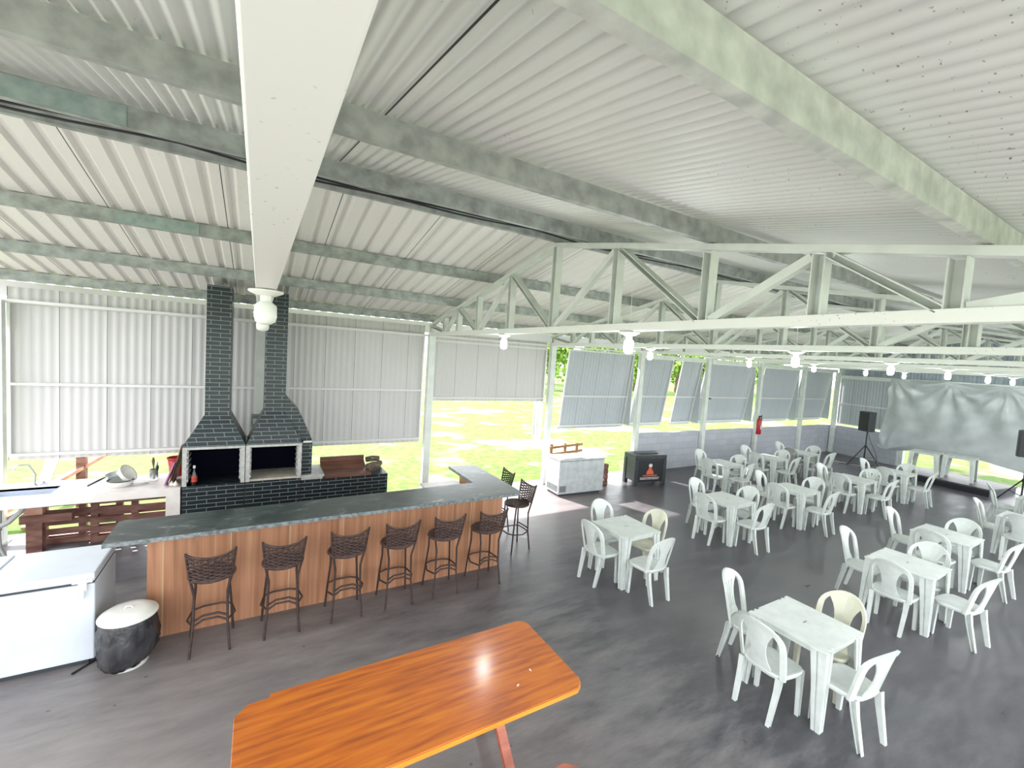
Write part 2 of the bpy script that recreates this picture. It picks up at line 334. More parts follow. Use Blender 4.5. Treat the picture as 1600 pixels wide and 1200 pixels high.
# purlins
def purlin(y, label, flip=1, splice=(), H=0.135, mt='galv'):
    e = empty('roof_purlin', (0, y, 0)); tag(e, label, 'purlin', 'steel roof purlins')
    z = ztop(y); mb = MB(); t = 0.006; W = 0.05*flip; tt = t*flip
    sec = [(0, 0), (W, 0), (W, 0.018), (W-tt, 0.018), (W-tt, t), (tt, t), (tt, H-t), (W, H-t), (W, H), (0, H)]
    mb.prism([(a, z+b) for a, b in sec], X0, X1, 'x')
    o = mb.build('channel', mt, e)
    for a, b in splice:
        MB().box(a, b, -0.006, 0.0, z+0.01, z+H-0.01).box(a, b, -0.006, 0.03, z+0.004, z+0.01).build('splice_plate', 'galv_green', e)
    return e
purlin(0.71, 'widest-looking grey steel purlin crossing the upper right of the roof', mt='galv_pale')
purlin(2.25, 'grey steel purlin midway up the roof slope above the tables', mt='galv_mid')
purlin(3.70, 'grey steel purlin just on the tables side of the roof ridge', splice=((-1.7, -0.75),))
purlin(4.36, 'grey steel purlin directly below the roof ridge, with cables', flip=1)
purlin(6.0, 'grey steel purlin midway down the ribbed slope over the bar', splice=((-1.3, -0.6),))
purlin(7.38, 'lowest grey steel purlin on the ribbed slope, touching both chimneys')
purlin(8.62, 'pale eave purlin along the top of the flap wall')
for k, (dy, dz) in enumerate(((0.10, 0.03), (0.16, 0.05))):
    pts = [(-3.6 + 0.25*i, 3.9+dy+0.02*math.sin(i*0.9+k), ztop(3.9)+dz+0.02*math.sin(i*0.55+k*2)) for i in range(92)]
    tag(MB().tube(pts, 0.009, 6).build('electric_cable', 'black'), 'dark electric cable running beside the ridge purlins, %s strand' % ('upper', 'lower')[k], 'cable', 'ridge cables')

# ------------------------------------------------------------------ trusses
NODES = [0.10, 0.82, 1.47, 2.28, 3.33, 4.39, 5.45, 6.50, 7.30, 7.96, 8.68]
def truss_mesh():
    e = empty('roof_truss')
    zb = 3.45
    MB().box(-0.05, 0.05, -0.02, 8.80, 3.415, 3.49).build('bottom_chord', 'steel_chord', e, 0.004)
    t = MB()
    for a, b in (((0, 0.0), (0, YR)), ((0, 8.80), (0, YR))):
        t.bar((0, a[1], ztop(a[1])-0.035), (0, b[1], ztop(b[1])-0.035), 0.09, 0.05)
    t.build('top_chord', 'steel', e, 0.003)
    for i, y in enumerate(NODES):
        if i in (0,): continue
        MB().channel((0, y, 3.49), (0, y, ztop(y)-0.07), 0.09, 0.08, up=(0, 1, 0)).build('vertical_strut', 'steel', e)
    seq = [(0.10, 'b'), (0.82, 't'), (1.47, 'b')]
    lows = {0.82, 2.28, 4.39, 6.50, 7.96}
    for a, b in zip(NODES[:-1], NODES[1:]):
        la = a in lows; za = 3.49 if la else ztop(a)-0.08; zb2 = 3.49 if b in lows else ztop(b)-0.08
        if not la and b not in lows: za = 3.49
        s = 0.035 if la else -0.0
        (MB().channel((0, b-0.05, zb2), (0, a+0.05, za), 0.10, 0.05) if la else MB().channel((0, a+0.05, za), (0, b-0.05, zb2), 0.06, 0.06)).build('diagonal_strut', 'steel', e)
    return e
TX = [0.03, 3.1, 6.2, 9.25, 12.2, 15.1, 18.0]
TL = ['white roof truss overhead whose wide bottom chord points at the chimneys',
      'large white roof truss ending at the post beside the bar counter',
      'second white roof truss, ending at the post behind the white freezer',
      'white roof truss ending at the post beside the black cooler',
      'fourth white roof truss seen beyond the large one, above the middle tables',
      'fifth white roof truss, near the fire extinguisher post',
      'farthest white roof truss, in front of the hanging tarp']
tr0 = truss_mesh()
for i, x in enumerate(TX):
    o = tr0 if i == 0 else copy_tree(tr0)
    o.location = (x, 0, 0); tag(o, TL[i], 'truss', 'white steel roof trusses')
tr0.children[0].scale = (1.15, 1, 1)

tag(MB().box(X0, X1, 9.18, 9.21, 3.50, 3.72).build('trim_5', 'fascia'), 'pale fascia board along the eave', 'fascia', kind='structure')
# posts
def post(x, y, z, label, wx=0.14, wy=0.14):
    e = empty('steel_post', (x, y, 0)); tag(e, label, 'post', 'steel wall posts')
    MB().box(-wx/2, wx/2, -wy/2, wy/2, 0, z).build('column', 'steel', e, 0.004)
    MB().box(-wx/2-0.03, wx/2+0.03, -wy/2-0.03, wy/2+0.03, 0, 0.015).build('base_plate', 'galv', e)
    return e
PX = [-3.1, 0.02, 3.1, 6.2, 9.25, 12.2, 15.1, 18.0]
PL = ['white steel post at the far left end of the flap wall', 'grey steel post between the two black brick chimneys',
      'white steel post behind the bar counter, left of the open bay', 'white steel post behind the white horizontal freezer',
      'white steel post behind the black cooler box', 'white steel post rising from the block wall, with a black latch',
      'white steel post carrying the red fire extinguisher', 'white steel post on the block wall past the fire extinguisher']
for x, l in zip(PX, PL): post(x, YW-0.05, 3.415, l, wy=0.12)
post(20.56, 8.66, 3.3, 'white steel post in the corner of the two block walls')
lt = MB(); lt.box(-0.02, 0.03, -0.02, 0, -0.16, 0.16).box(-0.02, 0.16, -0.02, 0, 0.13, 0.17)
o = lt.build('latch', 'black'); o.location = (12.27, YW-0.07, 2.02); tag(o, 'black metal latch on the white post above the block wall', 'latch')
o = MB().box(-0.09, 0.09, -0.03, 0, -0.07, 0.07).build('junction_box', 'bucket_white'); o.location = (12.45, YW-0.05, 3.33); tag(o, 'small white box beside the top of the latch post', 'box')
# long eave beam above the flaps
tag(MB().box(9.3, 20.6, YW-0.05, YW+0.03, 3.29, 3.41).build('trim_2', 'steel'), 'pale steel eave beam above the hinged flaps', 'beam', kind='structure')
tag(MB().box(-3.1, 9.2, YW-0.02, YW+0.04, 3.40, 3.44).build('trim_3', 'flap_rail'), 'top rail of the flap wall', 'rail', kind='structure')

# ------------------------------------------------------------------ hinged corrugated flaps
def flap(x0, x1, ztop_, zbot, tilt, label, above=0.0, below=0.08, rails=(0.0, 0.53, 1.0), cheek=False, T=None, pitch=0.105, y=YW+0.08, mt='flap'):
    """hinged at (.., y, ztop_), length measured down; tilt = outward offset at the bottom"""
    e = empty('wall_flap', (x0, y, ztop_)) if T is None else empty('wall_flap')
    if T is not None: e.matrix_world = T
    tag(e, label, 'wall flap', 'hinged corrugated wall flaps')
    W = x1-x0; Ln = ztop_-zbot; ang = math.atan2(tilt, Ln)
    hy = math.sin(ang); hz = -math.cos(ang); LL = math.hypot(tilt, Ln)
    mb = MB()
    corr_sheet(mb, 0, W, WAVE, pitch, lambda x, h, t: (x, hy*(LL+below)*t + 0.02 + h*0.017, hz*(LL+below)*t))
    mb.build('corrugated_sheet', mt, e)
    for r in rails:
        MB().bar((0, hy*LL*r, hz*LL*r), (W, hy*LL*r, hz*LL*r), 0.035, 0.04).build('rail', 'flap_rail', e)
    for xx in (0.02, W-0.02):
        MB().bar((xx, 0, 0), (xx, hy*LL, hz*LL), 0.035, 0.03).build('stile', 'flap_rail', e)
    if cheek:
        cy = tilt; MB().prism([(0.0, 0.0), (0.0, -Ln), (cy, -Ln)], W, W+0.012, 'x').build('side_cheek', 'flap', e)
    if above:
        mb = MB(); corr_sheet(mb, 0, W, WAVE, pitch, lambda x, h, t: (x, 0.02+h*0.02, above*t+0.01)); mb.build('upper_strip', mt, e)
    return e
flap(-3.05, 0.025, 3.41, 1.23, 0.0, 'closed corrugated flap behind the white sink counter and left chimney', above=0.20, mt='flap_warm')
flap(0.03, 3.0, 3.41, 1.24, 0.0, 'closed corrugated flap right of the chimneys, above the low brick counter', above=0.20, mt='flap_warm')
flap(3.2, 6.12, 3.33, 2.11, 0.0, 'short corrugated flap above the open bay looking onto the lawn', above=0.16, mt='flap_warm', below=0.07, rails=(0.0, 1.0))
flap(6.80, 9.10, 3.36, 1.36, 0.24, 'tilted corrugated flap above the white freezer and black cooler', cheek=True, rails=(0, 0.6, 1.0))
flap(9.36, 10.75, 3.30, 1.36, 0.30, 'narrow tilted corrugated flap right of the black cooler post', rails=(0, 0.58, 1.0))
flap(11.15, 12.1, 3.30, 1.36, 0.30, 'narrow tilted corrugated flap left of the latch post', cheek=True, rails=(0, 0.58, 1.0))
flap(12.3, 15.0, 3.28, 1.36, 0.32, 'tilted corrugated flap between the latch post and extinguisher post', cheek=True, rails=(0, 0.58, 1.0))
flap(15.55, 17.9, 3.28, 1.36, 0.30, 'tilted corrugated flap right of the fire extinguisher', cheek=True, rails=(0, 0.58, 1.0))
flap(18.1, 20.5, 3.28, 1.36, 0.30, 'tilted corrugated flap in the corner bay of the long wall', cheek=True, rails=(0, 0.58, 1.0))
# side leaf swung outwards in the open bay
e = empty('side_leaf', (6.1, YW+0.05, 1.1)); tag(e, 'narrow corrugated leaf swung outwards at the edge of the open bay', 'shutter leaf')
mb = MB(); corr_sheet(mb, 0, 0.32, WAVE, 0.105, lambda x, h, t: (-0.02+h*0.02, x, 0.02+0.98*t)); mb.build('corrugated_sheet', 'flap_warm', e)
MB().box(-0.03, 0.0, 0, 0.03, 0, 1.0).box(-0.03, 0, 0.31, 0.34, 0, 1.0).box(-0.03, 0, 0, 0.34, 0, 0.03).build('frame', 'flap_rail', e)
e.rotation_euler = (0, 0, 0.12)

# block walls
tag(MB().box(9.33, 20.85, YW+0.02, YW+0.17, 0, 1.12).build('wall_left', 'block'), 'low wall of painted grey blocks along the long side', 'wall', kind='structure')
ang = math.atan2(-1, -0.2)
TW = Matrix.Translation((20.7, YW, 0)) @ Matrix.Rotation(ang, 4, 'Z')      # local x runs along the far wall away from the corner, local y points outside
def wloc(y): return (YW - y) * math.sqrt(1.04)
mb = MB(); mb.T = None
o = MB().box(0, wloc(6.42), 0.0, 0.15, 0, 1.14).build('wall_far', 'block'); o.matrix_world = TW; tag(o, 'low painted block wall at the end of the hall', 'wall', kind='structure')
o = MB().box(wloc(1.2), wloc(-0.5), 0.0, 0.15, 0, 1.14).build('wall_far', 'block'); o.matrix_world = TW; tag(o, 'low painted block wall at the end of the hall, far side', 'wall', kind='structure')
# gable sheet above the far wall
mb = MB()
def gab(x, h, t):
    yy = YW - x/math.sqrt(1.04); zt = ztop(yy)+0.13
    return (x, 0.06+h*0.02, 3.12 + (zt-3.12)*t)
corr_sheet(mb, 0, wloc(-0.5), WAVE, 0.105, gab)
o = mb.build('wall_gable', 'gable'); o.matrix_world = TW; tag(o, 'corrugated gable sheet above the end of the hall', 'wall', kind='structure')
o = MB().box(0, wloc(-0.5), 0.0, 0.06, 3.10, 3.20).build('trim_4', 'steel'); o.matrix_world = TW; tag(o, 'steel beam above the end wall', 'beam', kind='structure')
flap(0, wloc(6.83)-0.12, 3.08, 1.24, 0.0, 'corrugated flap behind the loudspeaker, beside the hanging tarp', T=TW @ Matrix.Translation((0.12, 0.03, 3.08)), rails=(0, 0.56, 1.0), below=0.0)
for yy in (6.62,):
    o = post(0, 0, 3.1, 'white steel post at the edge of the tarp opening'); o.matrix_world = TW @ Matrix.Translation((wloc(6.30), 0.08, 0))

# tarp hung inside the far wall
def tarp():
    e = MB(); nu, nv = 110, 60
    ys = 6.73; ye = 1.2; rows = []
    hooks = [(6.6, 3.15), (5.0, 3.12), (3.7, 3.08), (2.2, 3.05)]
    for j in range(nv+1):
        t = j/nv; row = []
        for i in range(nu+1):
            s = i/nu; y = ys + (ye-ys)*s
            zt = 3.21 - 0.015*(ys-y) - 0.02*abs(math.sin((y-ys)*2.3))
            # lower edge: low corner pulled down, then rises and sags
            if y > 6.25: zb = 0.60 + (6.73-y)*0.0
            elif y > 5.6: zb = 0.60 + (6.25-y)/0.65*0.17
            elif y > 4.2: zb = 0.77 + (5.6-y)*0.05
            else: zb = 0.84 - (4.2-y)*0.16
            zb = max(zb, 0.5)
            z = zt + (zb-zt)*t
            d = 0.0
            for hy_, hz_ in hooks:
                dx = y-hy_; dz = hz_-z+0.05; rr = math.hypot(dx, dz); a = math.atan2(dx, dz)
                d += 0.085*math.sin(a*11+hy_*3)*math.exp(-rr*0.75)*min(1, rr*2.2)
            dx = y-6.55; dz = z-0.55; rr = math.hypot(dx, dz); a = math.atan2(dz, -dx)
            d += 0.09*math.sin(a*9)*math.exp(-rr*1.1)*min(1, rr*2)
            d += 0.012*math.sin(y*9+z*5)+0.01*math.sin(z*13+y*4)
            yy = y + (0.16*t*t*max(0, 1-(ys-y)/0.8))
            row.append((wloc(yy), -0.22 - 0.10*t + d, z))
        rows.append(row)
    P = [p for r in rows for p in r]; n = nu+1
    e.add(P, [(j*n+i, j*n+i+1, (j+1)*n+i+1, (j+1)*n+i) for j in range(nv) for i in range(nu)], True)
    o = e.build('tarp', 'tarp'); o.matrix_world = TW
    return tag(o, 'large creased silver-grey tarp hanging behind the stage', 'tarp')
tarp()

# ------------------------------------------------------------------ lamps
def lamp(on):
    e = empty('hanging_lamp'); 
    MB().lathe([(0.02, 0.0), (0.095, -0.006), (0.10, -0.012), (0.095, -0.02), (0.05, -0.04)]).build('ceiling_rose', 'bucket_white', e)
    if on: MB().tube([(0.0, 0, 0.08), (0.015, 0.02, 0.25), (-0.01, 0.0, 0.5)], 0.003, 5).build('cord', 'bucket_white', e)
    MB().lathe([(0.032, -0.03), (0.03, -0.075)]).build('socket', 'bucket_white', e)
    k_ = 0.72 if on else 1.0
    MB().lathe([(a*k_, b) for a, b in [(0.028, -0.07), (0.045, -0.085), (0.062, -0.10), (0.064, -0.17), (0.055, -0.20), (0.03, -0.215), (0.005, -0.218)]]).build('bulb', 'bulb' if on else 'bulb_off', e)
    return e
lon = lamp(True); loff = lamp(False)
first = {True: True, False: True}
LL_ = [(0, 5.65), (0, 3.15), (1, 5.60), (1, 3.10), (2, 5.64), (2, 3.13), (3, 5.61), (3, 3.14), (4, 5.7), (4, 3.2), (5, 5.69), (5, 3.25), (6, 5.75), (6, 3.4)]
TN = ['the overhead truss', 'the first large truss', 'the second truss', 'the third truss', 'the fourth truss', 'the fifth truss', 'the truss before the tarp']
for i, y in LL_:
    on = i > 0; src = lon if on else loff
    o = src if first[on] else copy_tree(src); first[on] = False
    o.location = (TX[i], y, 3.415)
    tag(o, '%s bulb under %s, on its %s half' % ('glowing white' if on else 'unlit white', TN[i], 'flap wall' if y > 4.4 else 'tables'), 'lamp', 'bulbs hanging under the trusses')

# ------------------------------------------------------------------ bar counter
bar = empty('bar_counter', (0, 0, 0)); tag(bar, 'long wooden bar counter with an L-shaped dark granite top', 'bar counter')
BT = 1.08
poly = [(-1.24, 5.34), (3.40, 5.38), (3.46, 5.44), (3.46, 7.05), (2.96, 7.08), (2.96, 6.06), (-1.24, 5.95)]
mb = MB(); mb.prism(poly, BT-0.002, BT)
mb.build('granite_top', 'granite', bar)
MB().prism(poly, BT-0.045, BT-0.002).build('top_edge', 'granite_edge', bar)
seams = [-0.92, -0.79, -0.21, 0.36, 0.94, 1.52, 2.16, 2.64, 3.15]
for a, b in zip(seams[:-1], seams[1:]):
    MB().box(a+0.004, b-0.004, 5.42, 5.44, 0.0, BT-0.045).build('front_panel', 'panel', bar)
for a in seams[1:-1]:
    MB().box(a-0.006, a+0.006, 5.418, 5.438, 0.0, BT-0.045).build('joint_strip', 'trim', bar)
MB().box(-0.92, -0.90, 5.44, 5.80, 0, BT-0.045).box(-0.90, 3.10, 5.78, 5.80, 0, BT-0.045).build('back_panel', 'panel', bar)
MB().box(3.10, 3.15, 5.44, 6.9, 0, BT-0.045).box(3.15, 3.20, 6.86, 6.9, 0, BT-0.045).build('end_panel', 'panel', bar)
low = empty('lower_worktop', (0, 0, 0)); tag(low, 'low white worktop behind the granite bar corner', 'worktop')
MB().box(2.42, 3.08, 6.55, 7.0, 0.81, 0.85).build('top', 'white_top', low, 0.004)
MB().box(2.46, 2.50, 6.58, 6.98, 0, 0.81).box(3.02, 3.06, 6.58, 6.98, 0, 0.81).build('side_panel', 'white_top', low)

# ------------------------------------------------------------------ barbecue
YB = 7.7
def hoodmesh(x0, x1, cx0, cx1, z0, z1, yb):
    mb = MB()
    A = [(x0, YB, z0), (x1, YB, z0), (x1, yb, z0), (x0, yb, z0)]; B = [(cx0, YB+0.12, z1), (cx1, YB+0.12, z1), (cx1, yb-0.08, z1), (cx0, yb-0.08, z1)]
    mb.loft([A, B]); return mb
YBK = 8.35
def oven(x0, x1, label, cx0, cx1, zc, shelf):
    e = empty('brick_barbecue', (0, 0, 0)); tag(e, label, 'barbecue', 'black brick barbecues')
    MB().box(x0, x1, YB, YBK, 0, 0.90).build('base', 'brick', e)
    MB().box(x0, x0+0.045, YB+0.02, YBK, 0.90, 1.44).box(x1-0.045, x1, YB+0.02, YBK, 0.90, 1.44).box(x0, x1, YBK-0.05, YBK, 0.90, 1.44).build('fire_box', 'navy', e)
    fr = MB().box(x0, x0+0.055, YB-0.01, YB+0.02, 0.90, 1.45).box(x1-0.055, x1, YB-0.01, YB+0.02, 0.90, 1.45).box(x0, x1, YB-0.012, YB+0.02, 1.44, 1.475)
    fr.build('front_frame', 'iron', e)
    for xa in (x0+0.055, x1-0.075):
        nt = MB()
        for k in range(6): nt.box(xa, xa+0.02, YB-0.01, YB+0.3, 0.98+k*0.085, 1.0+k*0.085)
        nt.box(xa+0.004, xa+0.016, YB+0.02, YB+0.04, 0.95, 1.42).build('grill_rest', 'iron', e)
    if shelf: MB().box(x0+0.05, x1-0.05, YB+0.02, YBK-0.05, 0.90, 0.93).build('fire_floor', 'ash', e)
    MB().box(x0, x1, YB, YBK, 1.475, 1.50).build('lintel', 'brick', e)
    hoodmesh(x0+0.01, x1-0.005, cx0, cx1, 1.50, zc, YBK).build('hood', 'brick', e)
    MB().box(cx0, cx1, YB+0.12, YBK-0.08, zc, 3.86).build('chimney', 'brick', e)
    return e
oven(-0.92, -0.145, 'left black brick barbecue with a tall chimney and dark fire box', -0.675, -0.36, 1.94, False)
rb = oven(-0.135, 0.64, 'right black brick barbecue with pale ash floor and shouldered hood', 0.085, 0.39, 1.98, True)
# shoulder and side stack of the right barbecue
mb = MB(); mb.prism([(0.385, 1.98), (0.635, 1.50), (0.80, 1.50), (0.60, 1.98), (0.40, 2.22), (0.385, 2.22)], YB+0.10, YBK-0.08, 'y'); mb.build('hood_shoulder', 'brick', rb)
MB().box(0.64, 0.80, YB+0.05, YBK, 0.95, 1.47).build('side_stack', 'brick', rb)
MB().box(0.66, 0.79, YB+0.04, YB+0.06, 1.47, 1.50).build('label_strip', 'white_print', rb)
lc = empty('brick_counter', (0, 0, 0)); tag(lc, 'low black brick counter with a brown trough right of the barbecues', 'counter')
MB().box(0.645, 2.05, YB, YBK, 0, 0.86).build('base', 'brick', lc)
MB().box(0.645, 0.99, YB-0.02, YBK, 0.90, 0.94).box(0.645, 0.97, YB, YBK, 0.86, 0.90).build('stone_slab', 'iron', lc)
MB().prism([(YB-0.01, 0.86), (YB-0.01, 0.90), (YB+0.12, 0.90), (YB+0.2, 0.885), (YBK-0.2, 0.885), (YBK, 0.98), (YBK, 1.06), (YBK+0.05, 1.06), (YBK+0.05, 0.86)], 1.0, 1.76, 'x').build('stone_trough', 'brown', lc)
for k, (x, y, z, a, r, l) in enumerate([(1.86, 8.0, 0.93, 0.4, 0.07, 'thick burnt log lying on the low brick counter, nearest the trough'), (1.97, 8.12, 0.92, 1.0, 0.055, 'burnt log at the outer end of the low brick counter'), (1.88, 8.18, 1.02, 0.1, 0.05, 'thin log stacked on top of the other burnt logs')]):
    dx, dy = math.cos(a)*0.12, math.sin(a)*0.14
    tag(MB().tube([(x-dx, y-dy, z), (x, y, z+0.01), (x+dx, y+dy, z)], [r, r*1.08, r*0.95], 10).build('burnt_log', 'log'), l, 'log', 'logs on the brick counter')
bt = empty('liquor_bottle', (-0.78, YB+0.045, 0.90)); tag(bt, 'dark liquor bottle with slanted red label inside the left barbecue', 'bottle')
MB().lathe([(0.036, 0), (0.038, 0.01), (0.038, 0.16), (0.014, 0.215), (0.013, 0.26)], n=16).build('body', 'bottle', bt)
MB().lathe([(0.016, 0.255), (0.016, 0.295), (0.01, 0.297)], n=16).build('cap', 'white_print', bt)
MB().lathe([(0.0388, 0.055), (0.0388, 0.14)], n=16, cap=False).build('label', 'red_print', bt)
MB().lathe([(0.0392, 0.095), (0.0392, 0.102)], n=16, cap=False).build('label_stripe', 'black', bt)
sw = empty('switch_box', (-0.02, 8.64, 1.60)); tag(sw, 'small grey switch box on the post between the chimneys', 'switch box')
MB().box(-0.07, 0.07, -0.06, 0.04, 0, 0.22).build('housing', 'galv', sw, 0.004); MB().box(-0.04, 0.03, -0.066, -0.06, 0.06, 0.15).build('plate', 'white_print', sw)

# ------------------------------------------------------------------ white sink counter
wc = empty('sink_counter', (0, 0, 0)); tag(wc, 'white stone counter with an inset sink left of the barbecues', 'counter')
ZC = 0.90
sx0, sx1, sy0, sy1 = -3.0, -2.33, 7.86, 8.22
MB().box(-4.4, sx0, 7.68, 8.52, ZC-0.03, ZC).box(sx1, -0.935, 7.68, 8.52, ZC-0.03, ZC).box(sx0, sx1, 7.68, sy0, ZC-0.03, ZC).box(sx0, sx1, sy1, 8.52, ZC-0.03, ZC).build('top', 'white_top', wc)
MB().box(-4.4, -0.935, 7.68, 7.72, ZC-0.115, ZC-0.03).build('front_edge', 'white_top', wc)
MB().box(-1.10, -0.935, 7.685, 8.5, 0, ZC-0.03).build('side_panel', 'white_top', wc)
MB().box(sx0, sx1, sy0, sy1, ZC-0.17, ZC-0.16).box(sx0-0.004, sx0, sy0, sy1, ZC-0.17, ZC+0.003).box(sx1, sx1+0.004, sy0, sy1, ZC-0.17, ZC+0.003).box(sx0, sx1, sy0-0.004, sy0, ZC-0.17, ZC+0.003).box(sx0, sx1, sy1, sy1+0.004, ZC-0.17, ZC+0.003).build('basin', 'basin', wc)
MB().tube([(-2.85, 8.0, 0.73), (-2.85, 8.0, 0.42)], 0.03, 10).tube([(-2.85, 8.0, 0.42), (-2.84, 8.0, 0.2), (-2.8, 8.05, 0.02)], 0.02, 8).build('drain_pipe', 'hose', wc)
fa = empty('faucet', (-2.62, 8.32, ZC)); tag(fa, 'chrome gooseneck faucet behind the inset sink', 'faucet')
MB().lathe([(0.03, 0), (0.03, 0.02), (0.016, 0.03)]).tube([(0, 0, 0.02), (0.01, 0, 0.16), (-0.05, -0.02, 0.30), (-0.15, -0.06, 0.31), (-0.18, -0.07, 0.24)], 0.012, 8).build('spout', 'chrome', fa)
MB().box(0.05, 0.13, -0.01, 0.02, 0, 0.03).tube([(0.09, 0, 0.02), (0.09, 0, 0.06)], 0.016, 8).build('handle', 'chrome', fa)
pts = [(-2.9+0.75*math.sin(t*0.13*PI)*1.0, 7.95, 0.75-0.0) for t in range(2)]
hp = [(-2.62+0.02, 8.0, 0.78), (-2.64, 7.96, 0.66), (-2.74, 7.93, 0.54), (-2.88, 7.9, 0.47), (-3.1, 7.88, 0.44), (-3.35, 7.86, 0.45)]
tag(MB().tube(hp, 0.03, 8).build('drain_hose', 'hose'), 'thick grey corrugated hose looping below the sink', 'hose')
# pot, pan, lid
pot = empty('enamel_pot', (-1.66, 8.02, ZC)); tag(pot, 'white enamel pot with black rim on the sink counter', 'pot')
MB().lathe([(0.11, 0), (0.135, 0.012), (0.14, 0.075), (0.132, 0.075), (0.125, 0.02), (0.01, 0.012)]).build('bowl', 'bucket_white', pot)
MB().lathe([(0.140, 0.075), (0.152, 0.083), (0.150, 0.09), (0.132, 0.082), (0.132, 0.075)], cap=False).build('rim', 'black', pot)
MB().tube([(-0.04, -0.14, 0.045), (-0.03, -0.165, 0.045), (0.03, -0.165, 0.045), (0.04, -0.14, 0.045)], 0.008, 6).build('handle', 'bucket_white', pot)
cl = empty('colander', (-1.60, 8.02, ZC+0.16)); cl.rotation_euler = (0.25, 0.95, 0); tag(cl, 'pale grey bowl tipped on its side inside the enamel pot', 'bowl')
MB().lathe([(0.05, -0.06), (0.10, -0.03), (0.125, 0.03), (0.135, 0.04), (0.122, 0.034), (0.095, -0.02), (0.02, -0.05)]).build('shell', 'bucket_white', cl)
fp = empty('frying_pan', (-1.74, 8.12, ZC+0.12)); fp.rotation_euler = (0.1, -0.15, 0.3); tag(fp, 'aluminium pan with a black handle resting in the enamel pot', 'pan')
MB().lathe([(0.08, -0.02), (0.105, 0.03), (0.11, 0.032), (0.10, 0.03), (0.078, -0.012)]).build('body', 'alu', fp)
MB().tube([(-0.10, -0.02, 0.02), (-0.17, -0.03, 0.0), (-0.30, -0.05, -0.04)], [0.013, 0.02, 0.016], 8, flat=0.6).build('handle', 'black', fp)
jar = empty('utensil_jar', (-1.32, 8.22, ZC)); tag(jar, 'glass jar holding wooden and metal utensils on the sink counter', 'jar')
MB().lathe([(0.045, 0), (0.052, 0.01), (0.052, 0.16), (0.048, 0.16), (0.048, 0.012)], n=16).build('glass', 'glass', jar)
for k, (a, b, h, mt, l) in enumerate([(-0.01, 0.02, 0.33, 'brown', 'tallest wooden utensil standing in the glass jar'), (0.02, 0.0, 0.27, 'alu', 'metal utensil standing in the glass jar'), (0.03, -0.02, 0.22, 'black', 'short black utensil standing in the glass jar')]):
    o = MB().tube([(0, 0, 0.012), (a, b, h*0.6), (a*1.4, b*1.4, h*0.8), (a*1.6, b*1.6, h)], [0.008, 0.008, 0.02, 0.012], 8).build('kitchen_utensil', mt); o.location = (-1.32, 8.22, ZC)
    tag(o, l, 'utensil', 'utensils in the jar')
o = MB().ell((0, 0, 0.012), 0.09, 0.04, 0.014).ell((0.07, 0.02, 0.012), 0.05, 0.03, 0.012).build('dish_cloth', 'alu'); o.location = (-1.46, 8.0, ZC); tag(o, 'crumpled grey cloth beside the enamel pot', 'cloth')
o = MB().tube([(-0.09, 0, 0.006), (0.04, 0.02, 0.02), (0.10, 0.03, 0.012)], [0.004, 0.005, 0.014], 6, flat=0.4).build('spoon', 'chrome'); o.location = (-1.3, 7.88, ZC); tag(o, 'metal spoon lying on the sink counter', 'spoon')
bk = empty('red_bucket', (-1.07, 8.38, ZC)); tag(bk, 'red plastic bucket at the back corner of the sink counter', 'bucket')
MB().lathe([(0.085, 0), (0.115, 0.27), (0.112, 0.27), (0.082, 0.01)], n=20).build('body', 'red', bk)
MB().lathe([(0.115, 0.265), (0.127, 0.27), (0.127, 0.29), (0.113, 0.29), (0.112, 0.27)], n=20, cap=False).build('rim', 'red', bk)
for l, mt, xb, yb, xt, yt, h, wd in [('purple cutting board leaning by the left barbecue', 'purple', -1.13, 7.86, -1.02, 7.90, 0.32, 0.22), ('tall brown cutting board leaning on the left barbecue', 'brown', -1.08, 7.92, -0.945, 7.96, 0.56, 0.2), ('dark wooden cutting board behind the tall brown one', 'brown', -1.05, 8.0, -0.95, 8.05, 0.46, 0.3)]:
    o = MB().bar((0, 0, 0.0), (xt-xb, yt-yb, h), wd, 0.018, up=(1, 0, 0)).build('cutting_board', mt, None, 0.004); o.location = (xb, yb, ZC+0.008); tag(o, l, 'cutting board', 'boards leaning by the barbecue')
for k, (x, y, l) in enumerate([(-1.0, 7.78, 'white garlic bulb at the counter corner, nearest the barbecue'), (-1.05, 7.80, 'white garlic bulb beside the leaning boards')]):
    o = MB().lathe([(0.01, 0), (0.032, 0.008), (0.038, 0.028), (0.022, 0.05), (0.006, 0.068), (0.003, 0.08)], n=12).build('garlic_bulb', 'garlic'); o.location = (x, y, ZC); tag(o, l, 'garlic', 'garlic bulbs')

# pallets and timbers under and behind the counter
def pallet(loc, rot, W, H, label, nslat=6, st=('wood',)):
    e = empty('wooden_pallet', loc); e.rotation_euler = rot; tag(e, label, 'pallet', 'wooden pallets')
    for k in range(nslat):
        z = (H-0.09)*k/(nslat-1); MB().box(0, W, 0, 0.02, z, z+0.09).build('slat', 'pallet', e, 0.003)
    for k in range(3):
        x = (W-0.08)*k/2; MB().box(x, x+0.08, 0.02, 0.10, 0, H).build('bearer', 'pallet', e, 0.003)
    for k in range(3):
        z = (H-0.09)*k/2; MB().box(0, W, 0.10, 0.12, z, z+0.09).build('back_slat', 'pallet', e, 0.003)
    return e
pallet((-2.05, 8.30, 0.0), (0.0, 0, 0), 0.98, 0.80, 'upright wooden pallet under the white counter, nearest the barbecue')
pallet((-2.62, 8.42, 0.0), (0.0, 0, 0), 0.9, 0.78, 'upright wooden pallet behind the first one, further left', 6)
tb = empty('timber_bench', (0, 0, 0)); tag(tb, 'rough timber beam on a stump post beside the pallets', 'bench')
